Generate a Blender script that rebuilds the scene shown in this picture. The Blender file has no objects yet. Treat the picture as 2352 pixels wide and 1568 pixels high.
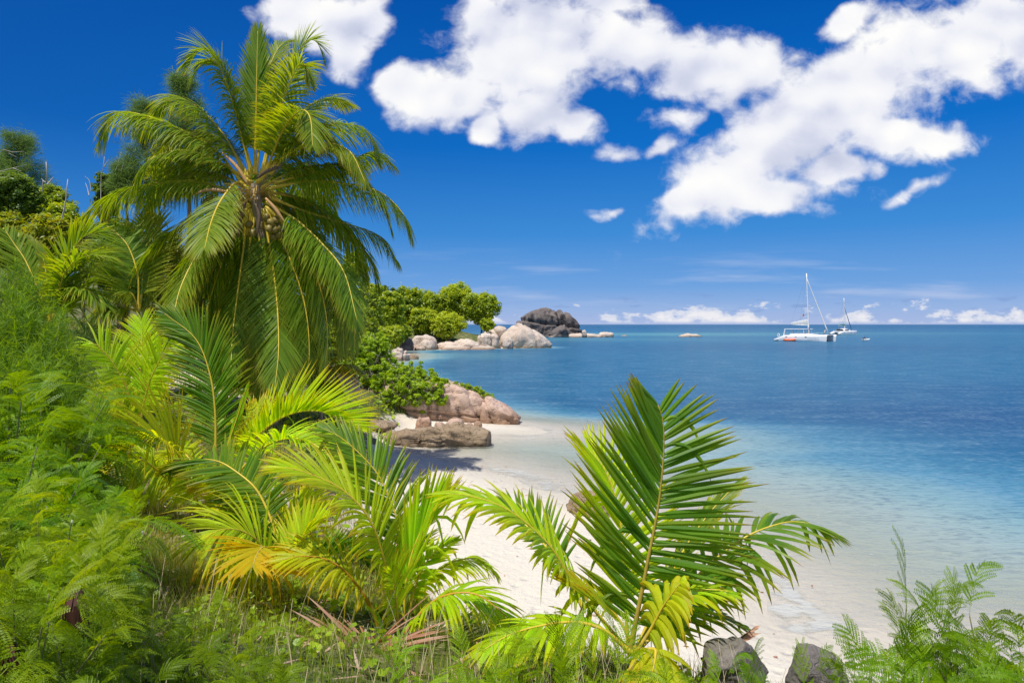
import bpy, math, random
import numpy as np
from mathutils import Vector, Matrix, noise as mnoise

rng = np.random.default_rng(7)
random.seed(7)
scn = bpy.context.scene
COL = scn.collection
EYE = 4.7          # eye height above the sea
F0 = 1568.0        # focal length in the 2352-wide survey units
HX, HY = 1176.0, 745.0

def P(px, py, Y):
    """survey angle + depth -> world point"""
    return np.array([(px - HX) / F0 * Y, Y, EYE + (HY - py) / F0 * Y])

CR = {'V': (0, 0, 1), 'A': (172.3, 0, .29297), 'B': (114.8, 402, .293), 'C': (516.8, 172.3, .5126),
      'D': (143.6, 689, .293), 'E': (459.4, 832.6, .2197), 'F': (344.5, 1091, .25635), 'G': (689, 1062.3, .3226),
      'H': (1205.9, 1062.3, .3226), 'I': (0, 287, .3295), 'J': (0, 1091, .3044), 'K': (918.8, 832.6, .46905),
      'L': (746.5, 574.2, .31123), 'M': (1550.4, 1177, .3408)}
def cv(c, pts):
    a, b, s = CR[c]
    return [(a + s * x, b + s * y) for x, y in pts]

# ------------------------------------------------------------------ mesh helpers
def mk(name, V, faces, mats, parent=None, org=None, col=None, midx=None, smooth=False, uv=None):
    """one mesh object. faces: int array (n,3|4) or list of such arrays"""
    V = np.asarray(V, dtype=np.float64)
    if org is not None:
        V = V - np.asarray(org)[None, :]
    fl = faces if isinstance(faces, list) else [faces]
    fl = [np.asarray(f, dtype=np.int32) for f in fl if len(f)]
    me = bpy.data.meshes.new(name)
    me.vertices.add(len(V)); me.vertices.foreach_set('co', V.astype(np.float32).ravel())
    nl = sum(f.size for f in fl); nf = sum(len(f) for f in fl)
    me.loops.add(nl); me.polygons.add(nf)
    me.loops.foreach_set('vertex_index', np.concatenate([f.ravel() for f in fl]))
    st = []; c = 0
    for f in fl:
        k = f.shape[1]
        st.append(c + np.arange(len(f)) * k); c += f.size
    me.polygons.foreach_set('loop_start', np.concatenate(st).astype(np.int32))
    if midx is not None:
        me.polygons.foreach_set('material_index', np.asarray(midx, dtype=np.int32))
    me.polygons.foreach_set('use_smooth', np.full(nf, bool(smooth)))
    me.update(calc_edges=True)
    if col is not None:
        col = np.asarray(col, dtype=np.float32)
        at = me.color_attributes.new('Col', 'FLOAT_COLOR', 'POINT')
        c4 = np.ones((len(V), 4), np.float32); c4[:, :col.shape[1]] = col
        at.data.foreach_set('color', c4.ravel())
    for m in (mats if isinstance(mats, (list, tuple)) else [mats]):
        me.materials.append(m)
    me.validate()
    o = bpy.data.objects.new(name, me)
    COL.objects.link(o)
    if parent is not None:
        o.parent = parent
    return o

def empty(name, label, cat, loc, group=None, rotz=0, scale=1):
    o = bpy.data.objects.new(name, None)
    COL.objects.link(o)
    o.location = loc; o.rotation_euler = (0, 0, rotz)
    o.scale = (scale,) * 3
    o.empty_display_size = .2
    tag(o, label, cat, group)
    return o

def tag(o, label=None, cat=None, group=None, kind=None):
    if label: o['label'] = label
    if cat: o['category'] = cat
    if group: o['group'] = group
    if kind: o['kind'] = kind
    return o

class Acc:
    def __init__(s): s.V = []; s.F = {3: [], 4: []}; s.C = []; s.n = 0
    def add(s, V, F, C=None):
        V = np.asarray(V); F = np.asarray(F)
        if len(V) == 0: return
        s.V.append(V); s.F[F.shape[1]].append(F + s.n); s.n += len(V)
        if C is None: C = np.full((len(V), 3), .5)
        s.C.append(C)
    def out(s):
        fs = [np.concatenate(s.F[k]) for k in (3, 4) if s.F[k]]
        return np.concatenate(s.V), fs, np.concatenate(s.C)
    def build(s, name, mats, parent=None, org=None, smooth=False):
        V, f, c = s.out()
        return mk(name, V, f, mats, parent, org, c, smooth=smooth)

def nrm(a):
    return a / np.maximum(np.linalg.norm(a, axis=-1, keepdims=True), 1e-9)

def spline(pts, n):
    """Catmull-Rom through pts, resampled to n points even in length"""
    p = np.asarray(pts, float)
    q = np.vstack([2 * p[0] - p[1], p, 2 * p[-1] - p[-2]])
    out = []
    for i in range(len(p) - 1):
        t = np.linspace(0, 1, 24, endpoint=False)[:, None]
        a, b, c, d = q[i], q[i + 1], q[i + 2], q[i + 3]
        out.append(.5 * (2 * b + (c - a) * t + (2 * a - 5 * b + 4 * c - d) * t ** 2 + (3 * b - a - 3 * c + d) * t ** 3))
    out.append(p[-1:])
    c = np.vstack(out)
    L = np.r_[0, np.cumsum(np.linalg.norm(np.diff(c, axis=0), axis=1))]
    s = np.linspace(0, L[-1], n)
    return np.stack([np.interp(s, L, c[:, k]) for k in range(3)], 1), L[-1]

def tube(pts, rad, k=6, cap=True):
    p = np.asarray(pts, float); n = len(p)
    rad = np.broadcast_to(np.asarray(rad, float), (n,))
    T = nrm(np.gradient(p, axis=0))
    ref = np.array([0, 0, 1.]) if abs(T[:, 2]).mean() < .8 else np.array([1., 0, 0])
    A = nrm(np.cross(T, ref)); B = np.cross(T, A)
    th = np.arange(k) * 2 * np.pi / k
    V = (p[:, None] + rad[:, None, None] * (np.cos(th)[None, :, None] * A[:, None] + np.sin(th)[None, :, None] * B[:, None])).reshape(-1, 3)
    F = []
    for i in range(n - 1):
        j = np.arange(k); j2 = (j + 1) % k
        F.append(np.stack([i * k + j, i * k + j2, (i + 1) * k + j2, (i + 1) * k + j], 1))
    F = np.concatenate(F)
    if cap:
        V = np.vstack([V, p[:1], p[-1:]])
        j = np.arange(k); j2 = (j + 1) % k
        a = np.full(k, n * k); b = np.full(k, n * k + 1)
        # caps as degenerate-free quads are awkward; give them as triangles doubled to quads via midpoints is skipped
        Ft = np.vstack([np.stack([a, j2, j], 1), np.stack([b, (n - 1) * k + j, (n - 1) * k + j2], 1)])
        return V, F, Ft
    return V, F, None

def addtube(acc, pts, rad, k=6, C=None):
    V, F, Ft = tube(pts, rad, k)
    n0 = acc.n
    col = None if C is None else np.tile(np.asarray(C, float), (len(V), 1))
    acc.add(V, F, col)
    acc.F[3].append(Ft + n0)

def addbox(acc, c, s, rz=0, C=None, taper=1.0):
    x, y, z = np.array(s) / 2
    v = np.array([(-x, -y, -z), (x, -y, -z), (x, y, -z), (-x, y, -z), (-x * taper, -y * taper, z), (x * taper, -y * taper, z), (x * taper, y * taper, z), (-x * taper, y * taper, z)])
    ca, sa = math.cos(rz), math.sin(rz)
    v = np.stack([v[:, 0] * ca - v[:, 1] * sa, v[:, 0] * sa + v[:, 1] * ca, v[:, 2]], 1) + np.array(c)
    f = [(0, 3, 2, 1), (4, 5, 6, 7), (0, 1, 5, 4), (1, 2, 6, 5), (2, 3, 7, 6), (3, 0, 4, 7)]
    acc.add(v, f, None if C is None else np.tile(C, (8, 1)))

# ------------------------------------------------------------------ node helpers
def newmat(name):
    m = bpy.data.materials.new(name); m.use_nodes = True
    m.node_tree.nodes.clear()
    return m, NT(m.node_tree)

class NT:
    def __init__(s, t): s.t = t
    def n(s, typ, ins=None, **kw):
        nd = s.t.nodes.new(typ)
        for k, v in kw.items(): setattr(nd, k, v)
        for k, v in (ins or {}).items():
            sock = nd.inputs[k]
            if isinstance(v, bpy.types.NodeSocket): s.t.links.new(v, sock)
            else: sock.default_value = v
        return nd
    def link(s, a, b): s.t.links.new(a, b)
    def math(s, op, a, b=None, c=None, clamp=False):
        d = {0: a}
        if b is not None: d[1] = b
        if c is not None: d[2] = c
        return s.n('ShaderNodeMath', d, operation=op, use_clamp=clamp).outputs[0]
    def mix(s, f, a, b, bt='MIX'):
        nd = s.n('ShaderNodeMixRGB', {'Fac': f, 'Color1': a, 'Color2': b}, blend_type=bt)
        return nd.outputs[0]
    def ramp(s, f, stops, interp='LINEAR'):
        nd = s.n('ShaderNodeValToRGB', {'Fac': f}); cr = nd.color_ramp; cr.interpolation = interp
        while len(cr.elements) < len(stops): cr.elements.new(.5)
        for e, (p, c) in zip(cr.elements, stops):
            e.position = p; e.color = c if len(c) == 4 else (*c, 1)
        return nd.outputs[0]
    def noise(s, vec, scale, detail=4, rough=.55, dist=0.0):
        return s.n('ShaderNodeTexNoise', {'Vector': vec, 'Scale': scale, 'Detail': detail, 'Roughness': rough, 'Distortion': dist}).outputs[0]
    def sstep(s, x, a, b):
        return s.n('ShaderNodeMapRange', {0: x, 1: a, 2: b, 3: 0., 4: 1.}, interpolation_type='SMOOTHSTEP').outputs[0]

def c4(c): return (*c, 1)

def leafmat(name, stops, yellow, trans=.42, gloss=.35, tipy=.5, transcol=None, spec=.35, tval=2.3, thue=.475, objvar=False):
    """leaf: colour from Col attribute (R per-leaf tone, G along the leaf, B yellowness)"""
    m, t = newmat(name)
    a = t.n('ShaderNodeVertexColor', layer_name='Col')
    sep = t.n('ShaderNodeSeparateColor', {0: a.outputs[0]})
    base = t.ramp(sep.outputs[0], stops)
    tip = t.math('MULTIPLY', t.math('POWER', sep.outputs[1], 5.0), tipy)
    yf = t.math('ADD', sep.outputs[2], tip, clamp=True)
    c = t.mix(yf, base, c4(yellow))
    if tipy > .3:
        bt = t.math('MULTIPLY', t.sstep(sep.outputs[1], .86, 1.), t.sstep(sep.outputs[0], .42, .62))
        c = t.mix(bt, c, (.26, .14, .05, 1))
    if objvar:
        oi = t.n('ShaderNodeObjectInfo').outputs['Random']
        c = t.n('ShaderNodeHueSaturation', {'Hue': t.math('MULTIPLY_ADD', oi, -.035, .515), 'Saturation': 1.06, 'Value': t.math('MULTIPLY_ADD', t.math('FRACT', t.math('MULTIPLY', oi, 7.31)), .45, .85), 'Color': c}).outputs[0]
    geo = t.n('ShaderNodeNewGeometry')
    nz = t.noise(geo.outputs['Position'], 3.0, 3)
    c = t.mix(t.math('MULTIPLY', t.math('SUBTRACT', nz, .5), .5, clamp=True), c, (0.02, 0.05, 0.005, 1))
    hs = t.n('ShaderNodeHueSaturation', {'Hue': thue, 'Saturation': 1.1, 'Value': tval, 'Color': c})
    d = t.n('ShaderNodeBsdfPrincipled', {'Base Color': c, 'Roughness': gloss, 'Specular IOR Level': spec})
    tr = t.n('ShaderNodeBsdfTranslucent', {'Color': hs.outputs[0]})
    mx = t.n('ShaderNodeMixShader', {0: trans, 1: d.outputs[0], 2: tr.outputs[0]})
    o = t.n('ShaderNodeOutputMaterial', {'Surface': mx.outputs[0]})
    return m

def plain(name, colr, rough=.5, var=.25, scale=4., spec=.4, bump=0., metallic=0.):
    m, t = newmat(name)
    tc = t.n('ShaderNodeTexCoord')
    nz = t.noise(tc.outputs['Object'], scale, 5)
    c = t.mix(nz, c4([x * (1 - var) for x in colr]), c4([min(1, x * (1 + var)) for x in colr]))
    ins = {'Base Color': c, 'Roughness': rough, 'Specular IOR Level': spec, 'Metallic': metallic}
    b = t.n('ShaderNodeBsdfPrincipled', ins)
    if bump:
        bm = t.n('ShaderNodeBump', {'Height': t.noise(tc.outputs['Object'], scale * 3, 6), 'Strength': bump, 'Distance': .03})
        t.link(bm.outputs[0], b.inputs['Normal'])
    t.n('ShaderNodeOutputMaterial', {'Surface': b.outputs[0]})
    return m

def rockmat(name, ca, cb, cc, streak=0., stain=None, scale=1., bump=.5, wet=None):
    """granite: ca/cb blotches, cc dark pits; vertical dark streaks; stain near the waterline"""
    m, t = newmat(name)
    geo = t.n('ShaderNodeNewGeometry'); pos = geo.outputs['Position']
    big = t.noise(pos, .55 * scale, 5, .6)
    c = t.mix(t.sstep(big, .35, .65), c4(ca), c4(cb))
    mid = t.noise(pos, 2.6 * scale, 7, .68)
    c = t.mix(t.math('MULTIPLY', t.sstep(mid, .5, .72), .75), c, c4(cc))
    fine = t.noise(pos, 26 * scale, 3, .7)
    c = t.mix(t.math('MULTIPLY', t.sstep(fine, .48, .75), .5), c, c4([x * .45 for x in ca]))
    nm = t.n('ShaderNodeSeparateXYZ', {0: geo.outputs['Normal']})
    if streak:
        mp = t.n('ShaderNodeMapping', {'Vector': pos, 'Scale': (1.5 * scale, 1.5 * scale, .09 * scale)})
        s1 = t.noise(mp.outputs[0], 1.0, 6, .65)
        side = t.sstep(nm.outputs[2], .9, .3)
        f = t.math('MULTIPLY', t.math('MULTIPLY', t.sstep(s1, .42, .62), side), streak)
        c = t.mix(f, c, c4(cc))
        mp2 = t.n('ShaderNodeMapping', {'Vector': pos, 'Scale': (2.6 * scale, 2.6 * scale, .12 * scale), 'Location': (7, 3, 1)})
        s2 = t.noise(mp2.outputs[0], 1.0, 5, .6)
        c = t.mix(t.math('MULTIPLY', t.math('MULTIPLY', t.sstep(s2, .56, .7), side), streak * .7), c, c4([min(1, x * 1.6) for x in ca]))
    pz = t.n('ShaderNodeSeparateXYZ', {0: pos}).outputs[2]
    if stain is not None:
        zz = t.math('ADD', pz, t.math('MULTIPLY', t.math('SUBTRACT', mid, .5), stain[1]))
        c = t.mix(t.math('MULTIPLY', t.sstep(zz, stain[0], stain[0] * .1), .8), c, c4(stain[2]))
    b = t.n('ShaderNodeBsdfPrincipled', {'Base Color': c, 'Roughness': .85, 'Specular IOR Level': .2})
    hgt = t.math('ADD', t.noise(pos, 2.2 * scale, 9, .72), t.math('MULTIPLY', fine, .25))
    vor = t.n('ShaderNodeTexVoronoi', {'Vector': t.n('ShaderNodeVectorMath', {0: pos, 1: t.n('ShaderNodeTexNoise', {'Vector': pos, 'Scale': 1.3 * scale}).outputs['Color']}, operation='ADD').outputs[0], 'Scale': .9 * scale}, feature='DISTANCE_TO_EDGE')
    crack = t.sstep(vor.outputs['Distance'], .0, .035)
    hgt = t.math('ADD', hgt, t.math('MULTIPLY', crack, .35))
    bm = t.n('ShaderNodeBump', {'Height': hgt, 'Strength': bump, 'Distance': .25 / scale})
    t.link(bm.outputs[0], b.inputs['Normal'])
    t.n('ShaderNodeOutputMaterial', {'Surface': b.outputs[0]})
    return m

# ------------------------------------------------------------------ terrain
Wl = np.array([(60, -12), (22, 3), (12, 6.6), (8.2, 8.7), (5.4, 9.7), (4.4, 10.8), (4.5, 12.6), (3.5, 16), (.9, 20), (-1.8, 23.2), (-4.4, 25.8), (-3.4, 28.4), (0, 29.4), (1.9, 29.6), (1.1, 31.2), (-.2, 32.6), (-2, 35), (-5, 39), (-9.5, 50), (-14, 70), (-17, 88), (-16.0, 101), (-15.5, 107), (-19, 113), (-20, 124), (-11, 131), (-2, 136), (5, 138), (6, 142), (-1, 152), (-16, 175), (-40, 200), (-120, 215), (-160, 100), (-160, -40), (60, -40)], float)
Bl = np.array([(60, -18), (22, -1), (10, 4.2), (5.2, 6.6), (2.2, 8.3), (.2, 9.4), (-1.0, 10.8), (-2.3, 13.2), (-3.2, 17), (-3.9, 22), (-4.6, 27), (-4.6, 31), (-3.0, 33),
               (-5.5, 37), (-9, 42), (-13, 52), (-17, 70), (-20.5, 88), (-21, 104), (-23, 116), (-22, 127), (-11, 134), (-2, 139), (2, 141), (1, 146), (-18, 168), (-42, 193), (-120, 208), (-155, 100), (-155, -35), (55, -35)], float)
def sdist(poly, X, Y):
    """signed distance to a closed polygon, positive inside"""
    X = np.asarray(X, float); Y = np.asarray(Y, float)
    d = np.full(X.shape, 1e9); ins = np.zeros(X.shape, bool)
    for (x0, y0), (x1, y1) in zip(poly, np.roll(poly, -1, 0)):
        ex, ey = x1 - x0, y1 - y0
        t = np.clip(((X - x0) * ex + (Y - y0) * ey) / (ex * ex + ey * ey), 0, 1)
        d = np.minimum(d, np.hypot(X - x0 - t * ex, Y - y0 - t * ey))
        c = (y0 > Y) != (y1 > Y)
        with np.errstate(divide='ignore', invalid='ignore'):
            ins ^= c & (X < (x1 - x0) * (Y - y0) / (y1 - y0 if y1 != y0 else 1e-9) + x0)
    return np.where(ins, d, -d)
def smooth01(t):
    t = np.clip(t, 0, 1); return t * t * (3 - 2 * t)
def vnoise(X, Y, s, seed=0):
    """cheap smooth 2-D value noise, array in / array out"""
    x = X * s + seed * 17.3; y = Y * s + seed * 9.1
    xi = np.floor(x); yi = np.floor(y); fx = smooth01(x - xi); fy = smooth01(y - yi)
    h = lambda a, b: np.modf(np.abs(np.sin(a * 127.1 + b * 311.7) * 43758.5453))[0]
    return (h(xi, yi) * (1 - fx) + h(xi + 1, yi) * fx) * (1 - fy) + (h(xi, yi + 1) * (1 - fx) + h(xi + 1, yi + 1) * fx) * fy
def gz(X, Y):
    X = np.asarray(X, float); Y = np.asarray(Y, float)
    dw = sdist(Wl, X, Y); db = sdist(Bl, X, Y)
    z = np.where(dw > 0, np.minimum(.05 * dw, .55), 0)
    off = -dw
    dep = np.where(dw <= 0, .03 * off + .02 * np.clip(off - 4, 0, 30) ** 2, 0)
    z = z - np.minimum(dep, 7)
    z = z + np.where(db > 0, 1.35 * smooth01(db / 2.6) + .22 * np.clip(db - 2.6, 0, 50), 0)
    z = z + np.where(db > .5, (vnoise(X, Y, .6) - .5) * .3 + (vnoise(X, Y, 2.3, 3) - .5) * .1, (vnoise(X, Y, .8, 5) - .5) * .05)
    return z
def gz1(x, y): return float(gz(np.array([x]), np.array([y]))[0])
def depth_at(X, Y):
    off = -sdist(Wl, X, Y)
    d = .03 * off + .02 * np.clip(off, 0, 30) ** 2
    k = 1 + 4. * smooth01((Y - 31.5) / 5) * (1 - .8 * np.exp(-((np.asarray(X) + 13) / 7) ** 2 - ((np.asarray(Y) - 97) / 14) ** 2))
    d = d * k
    d = np.where(off < 0, 0, d)
    return d

def geo_axis(lo, hi, fine_lo, fine_hi, step, grow=1.08):
    a = list(np.arange(fine_lo, fine_hi + step / 2, step)); s = step
    while a[-1] < hi: s *= grow; a.append(a[-1] + s)
    s = step
    while a[0] > lo: s *= grow; a.insert(0, a[0] - s)
    return np.array(a)

def gridmesh(xs, ys):
    X, Y = np.meshgrid(xs, ys)
    nx = len(xs); i = np.arange(len(xs) - 1)[None, :] + (np.arange(len(ys) - 1) * nx)[:, None]
    F = np.stack([i, i + 1, i + nx + 1, i + nx], -1).reshape(-1, 4)
    return X, Y, F


# --- materials: sand / soil / water
def sandmat():
    m, t = newmat('sand')
    geo = t.n('ShaderNodeNewGeometry'); pos = geo.outputs['Position']
    a = t.n('ShaderNodeVertexColor', layer_name='Col')
    sep = t.n('ShaderNodeSeparateColor', {0: a.outputs[0]})
    n1 = t.noise(pos, .7, 5); n2 = t.noise(pos, 9., 6, .65)
    c = t.mix(n1, (.62, .565, .475, 1), (.73, .68, .585, 1))
    c = t.mix(t.math('MULTIPLY', t.sstep(n2, .5, .8), .35), c, (.55, .46, .37, 1))
    wet = t.math('ADD', sep.outputs[0], t.math('MULTIPLY', t.math('SUBTRACT', n1, .5), .5), clamp=True)
    c = t.mix(t.math('MULTIPLY', wet, .75), c, (.47, .43, .36, 1))
    # bits of coral and dead leaf
    vo = t.n('ShaderNodeTexVoronoi', {'Vector': pos, 'Scale': 5.})
    sp = t.math('MULTIPLY', t.sstep(vo.outputs['Distance'], .09, .05), t.sstep(t.noise(pos, .9, 3), .55, .7))
    c = t.mix(t.math('MULTIPLY', sp, .8), c, (.22, .15, .09, 1))
    b = t.n('ShaderNodeBsdfPrincipled', {'Base Color': c, 'Roughness': .9, 'Specular IOR Level': .15})
    bm = t.n('ShaderNodeBump', {'Height': t.math('ADD', n2, t.math('ADD', t.math('MULTIPLY', t.noise(pos, 2.2, 4), 2.), t.math('MULTIPLY', t.sstep(t.n('ShaderNodeTexVoronoi', {'Vector': pos, 'Scale': 2.6}).outputs['Distance'], .0, .3), 1.1))), 'Strength': .8, 'Distance': .05})
    t.link(bm.outputs[0], b.inputs['Normal'])
    t.n('ShaderNodeOutputMaterial', {'Surface': b.outputs[0]})
    return m
def soilmat():
    m, t = newmat('soil')
    pos = t.n('ShaderNodeNewGeometry').outputs['Position']
    n1 = t.noise(pos, .8, 6, .6); n2 = t.noise(pos, 14., 5, .7); n3 = t.noise(pos, 3., 5, .6)
    c = t.mix(t.sstep(n1, .28, .52), (.30, .25, .13, 1), (.075, .115, .025, 1))
    c = t.mix(t.math('MULTIPLY', t.sstep(n2, .45, .7), .6), c, (.46, .37, .25, 1))
    c = t.mix(t.math('MULTIPLY', t.sstep(n3, .5, .68), .7), c, (.05, .045, .025, 1))
    sc = t.n('ShaderNodeSeparateColor', {0: t.n('ShaderNodeVertexColor', layer_name='Col').outputs[0]}).outputs[0]
    k = t.sstep(t.math('ADD', sc, t.math('MULTIPLY', t.math('SUBTRACT', t.noise(pos, 2.4, 6, .65), .5), 1.1)), .35, .6)
    c = t.mix(k, (.68, .60, .50, 1), c)
    b = t.n('ShaderNodeBsdfPrincipled', {'Base Color': c, 'Roughness': .95, 'Specular IOR Level': .1})
    bm = t.n('ShaderNodeBump', {'Height': t.math('ADD', n2, n3), 'Strength': .8, 'Distance': .06})
    t.link(bm.outputs[0], b.inputs['Normal'])
    t.n('ShaderNodeOutputMaterial', {'Surface': b.outputs[0]})
    return m
def watermat():
    m, t = newmat('sea_water')
    pos = t.n('ShaderNodeNewGeometry').outputs['Position']
    a = t.n('ShaderNodeVertexColor', layer_name='Col')
    sep = t.n('ShaderNodeSeparateColor', {0: a.outputs[0]})
    dep = t.math('MULTIPLY', sep.outputs[0], 10.)           # metres
    mp = t.n('ShaderNodeMapping', {'Vector': pos, 'Scale': (.045, .09, 0)})
    nb = t.noise(mp.outputs[0], 1., 6, .6)
    dep = t.math('ADD', dep, t.math('MULTIPLY', t.math('MULTIPLY', t.math('SUBTRACT', nb, .5), 3.2), t.sstep(dep, .3, 3.)))
    dn = t.math('DIVIDE', dep, 8., clamp=True)
    body = t.ramp(dn, [(0, (.44, .43, .35)), (.05, (.43, .48, .41)), (.08, (.385, .46, .41)), (.19, (.21, .355, .375)), (.31, (.085, .245, .345)), (.5, (.036, .175, .285)), (.75, (.015, .125, .235)), (1, (.008, .088, .195))])
    # turquoise shoals + green cove (B channel), darker weed (G channel)
    body = t.mix(sep.outputs[2], body, (.085, .27, .30, 1))
    body = t.mix(sep.outputs[1], body, (.010, .065, .17, 1))
    # waves
    w1 = t.n('ShaderNodeMapping', {'Vector': pos, 'Scale': (.9, 1.6, 1), 'Rotation': (0, 0, .25)})
    n1 = t.noise(w1.outputs[0], 1.1, 4, .6, .4)
    w2 = t.n('ShaderNodeMapping', {'Vector': pos, 'Scale': (2.2, 5.5, 1), 'Rotation': (0, 0, -.2)})
    n2 = t.noise(w2.outputs[0], 1.3, 3, .6, .3)
    w3 = t.n('ShaderNodeMapping', {'Vector': pos, 'Scale': (.30, .75, 1), 'Rotation': (0, 0, .1)})
    n3 = t.noise(w3.outputs[0], 1., 5, .65)
    h = t.math('ADD', t.math('MULTIPLY', n1, .6), t.math('MULTIPLY', n2, .3))
    bm = t.n('ShaderNodeBump', {'Height': h, 'Strength': .55, 'Distance': .35})
    # ripple glints and dark troughs painted into the body colour
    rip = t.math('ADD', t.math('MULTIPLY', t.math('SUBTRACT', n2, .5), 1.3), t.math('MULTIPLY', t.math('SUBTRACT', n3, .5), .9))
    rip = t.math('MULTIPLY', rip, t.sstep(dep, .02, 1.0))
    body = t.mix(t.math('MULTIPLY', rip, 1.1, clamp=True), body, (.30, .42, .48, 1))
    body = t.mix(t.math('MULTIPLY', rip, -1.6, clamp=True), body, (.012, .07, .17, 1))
    # foam flecks and drifting leaf bits over the shallows
    vo = t.n('ShaderNodeTexVoronoi', {'Vector': t.n('ShaderNodeVectorMath', {0: pos, 1: t.n('ShaderNodeTexNoise', {'Vector': pos, 'Scale': 5., 'Detail': 3.}).outputs['Color']}, operation='ADD').outputs[0], 'Scale': 2.3})
    band = t.math('MULTIPLY', t.sstep(dep, .0, .06), t.sstep(dep, .75, .3))
    fo = t.math('MULTIPLY', t.math('MULTIPLY', t.sstep(vo.outputs['Distance'], .16, .08), t.sstep(t.noise(pos, .45, 3), .52, .62)), band)
    en = t.noise(pos, 1.4, 4, .6)
    edge = t.math('ADD', dep, t.math('MULTIPLY', t.math('SUBTRACT', en, .5), .10))
    ef = t.math('MULTIPLY', t.math('MULTIPLY', t.sstep(edge, .0, .012), t.sstep(edge, .045, .02)), t.math('MULTIPLY', t.sstep(t.noise(pos, .35, 3), .42, .6), .6))
    fo = t.math('MAXIMUM', fo, ef)
    body = t.mix(fo, body, (.8, .82, .80, 1))
    dif = t.n('ShaderNodeBsdfDiffuse', {'Color': body, 'Normal': bm.outputs[0]})
    trc = t.mix(t.sstep(dep, .0, .5), (1, 1, 1, 1), (.80, .93, .90, 1))
    tra = t.n('ShaderNodeBsdfTransparent', {'Color': trc})
    op = t.math('SUBTRACT', 1., t.math('POWER', 2.718, t.math('MULTIPLY', t.math('MAXIMUM', dep, 0.), -2.1)))
    op = t.math('MAXIMUM', op, fo)
    bodyS = t.n('ShaderNodeMixShader', {0: op, 1: tra.outputs[0], 2: dif.outputs[0]})
    glo = t.n('ShaderNodeBsdfGlossy', {'Color': (.85, .92, 1, 1), 'Roughness': .12, 'Normal': bm.outputs[0]})
    fr = t.n('ShaderNodeFresnel', {'IOR': 1.33, 'Normal': bm.outputs[0]})
    ff = t.math('MINIMUM', t.math('MULTIPLY', fr.outputs[0], .6), .24)
    mx = t.n('ShaderNodeMixShader', {0: ff, 1: bodyS.outputs[0], 2: glo.outputs[0]})
    t.n('ShaderNodeOutputMaterial', {'Surface': mx.outputs[0]})
    return m

M_SAND, M_SOIL, M_WATER = sandmat(), soilmat(), watermat()

xs = geo_axis(-155, 60, -14, 12, .22, 1.06); ys = geo_axis(-12, 215, 1, 40, .22, 1.045)
X, Y, F = gridmesh(xs, ys)
Z = gz(X, Y)
db = sdist(Bl, X, Y); dw = sdist(Wl, X, Y)
wet = smooth01(1 - dw / 2.2) * .9
TV = np.stack([X, Y, Z], -1).reshape(-1, 3)
soilf = db.ravel()[F].mean(1) > .02
scol = np.stack([smooth01((db - .1) / 1.6)] * 3, -1).reshape(-1, 3)
# sunlit sand lying open on the low ground behind the palms
sp_ = np.exp(-(((X + 12.5) / 4.5) ** 2 + ((Y - 25) / 6.) ** 2)) + .8 * np.exp(-(((X + 4.2) / 1.2) ** 2 + ((Y - 11.5) / 2.2) ** 2))
scol = np.clip(scol - sp_.reshape(-1, 1) * 1.1, 0, 1)
def submesh(name, V, F, mat, col=None):
    u, inv = np.unique(F.ravel(), return_inverse=True)
    return mk(name, V[u], inv.reshape(F.shape), mat, col=None if col is None else col[u], smooth=True)
wcol = np.stack([wet.ravel()] * 3, 1)
tag(submesh('ground', TV, F[soilf], M_SOIL, scol), kind='structure')
seen = (dw.ravel()[F].min(1) > -60)
tag(submesh('beach', TV, F[~soilf & seen], M_SAND, wcol), kind='structure')

xs = geo_axis(-30000, 60000, -20, 60, .8, 1.09); ys = geo_axis(-30, 70000, 4, 60, .7, 1.05)
X, Y, F = gridmesh(xs, ys)
dp = np.clip(depth_at(X, Y), 0, 6.2)
far = smooth01((Y - 250) / 900); dp = dp + far * 2.0
def gauss(cx, cy, rx, ry, rot=0):
    c, s = math.cos(rot), math.sin(rot); x = (X - cx) * c + (Y - cy) * s; y = -(X - cx) * s + (Y - cy) * c
    return np.exp(-((x / rx) ** 2 + (y / ry) ** 2))
shoal = np.clip(.95 * gauss(60, 330, 75, 55) + .45 * gauss(25, 215, 45, 25) + .35 * gauss(190, 370, 90, 50) + .4 * gauss(-6, 104, 9, 10), 0, 1)
weed = np.clip(.75 * gauss(24, 34, 11, 8, .1) + .5 * gauss(40, 48, 22, 9) + .35 * gauss(11, 40, 8, 5) + .4 * gauss(48, 30, 14, 7) + .4 * gauss(60, 140, 45, 22), 0, 1)
V = np.stack([X, Y, np.zeros_like(X)], -1).reshape(-1, 3)
tag(mk('sea', V, F, M_WATER, col=np.stack([dp.ravel() / 10, weed.ravel(), shoal.ravel()], 1)), kind='structure')
# ------------------------------------------------------------------ camera, sun, sky
cd = bpy.data.cameras.new('camera'); cam = bpy.data.objects.new('camera', cd); COL.objects.link(cam)
cam.location = (0, 0, EYE); cam.rotation_euler = (math.radians(90), 0, 0)
cd.lens = 24; cd.sensor_width = 36; cd.shift_y = -39 / 2352.
cd.clip_start = .05; cd.clip_end = 200000
scn.camera = cam
scn.render.resolution_x, scn.render.resolution_y = 1024, 682
SUN = np.array([-.24, -.30, .92]); SUN /= np.linalg.norm(SUN)
sl = bpy.data.lights.new('sun', 'SUN'); sl.energy = 4.9; sl.angle = math.radians(.5); sl.color = (1, .955, .87)
so = bpy.data.objects.new('sun', sl); COL.objects.link(so)
so.rotation_euler = Vector(SUN).to_track_quat('Z', 'Y').to_euler(); so.location = (-20, -8, 30)
scn.view_settings.view_transform = 'Standard'; scn.view_settings.look = 'None'
scn.view_settings.exposure = 0; scn.view_settings.gamma = 1

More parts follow.
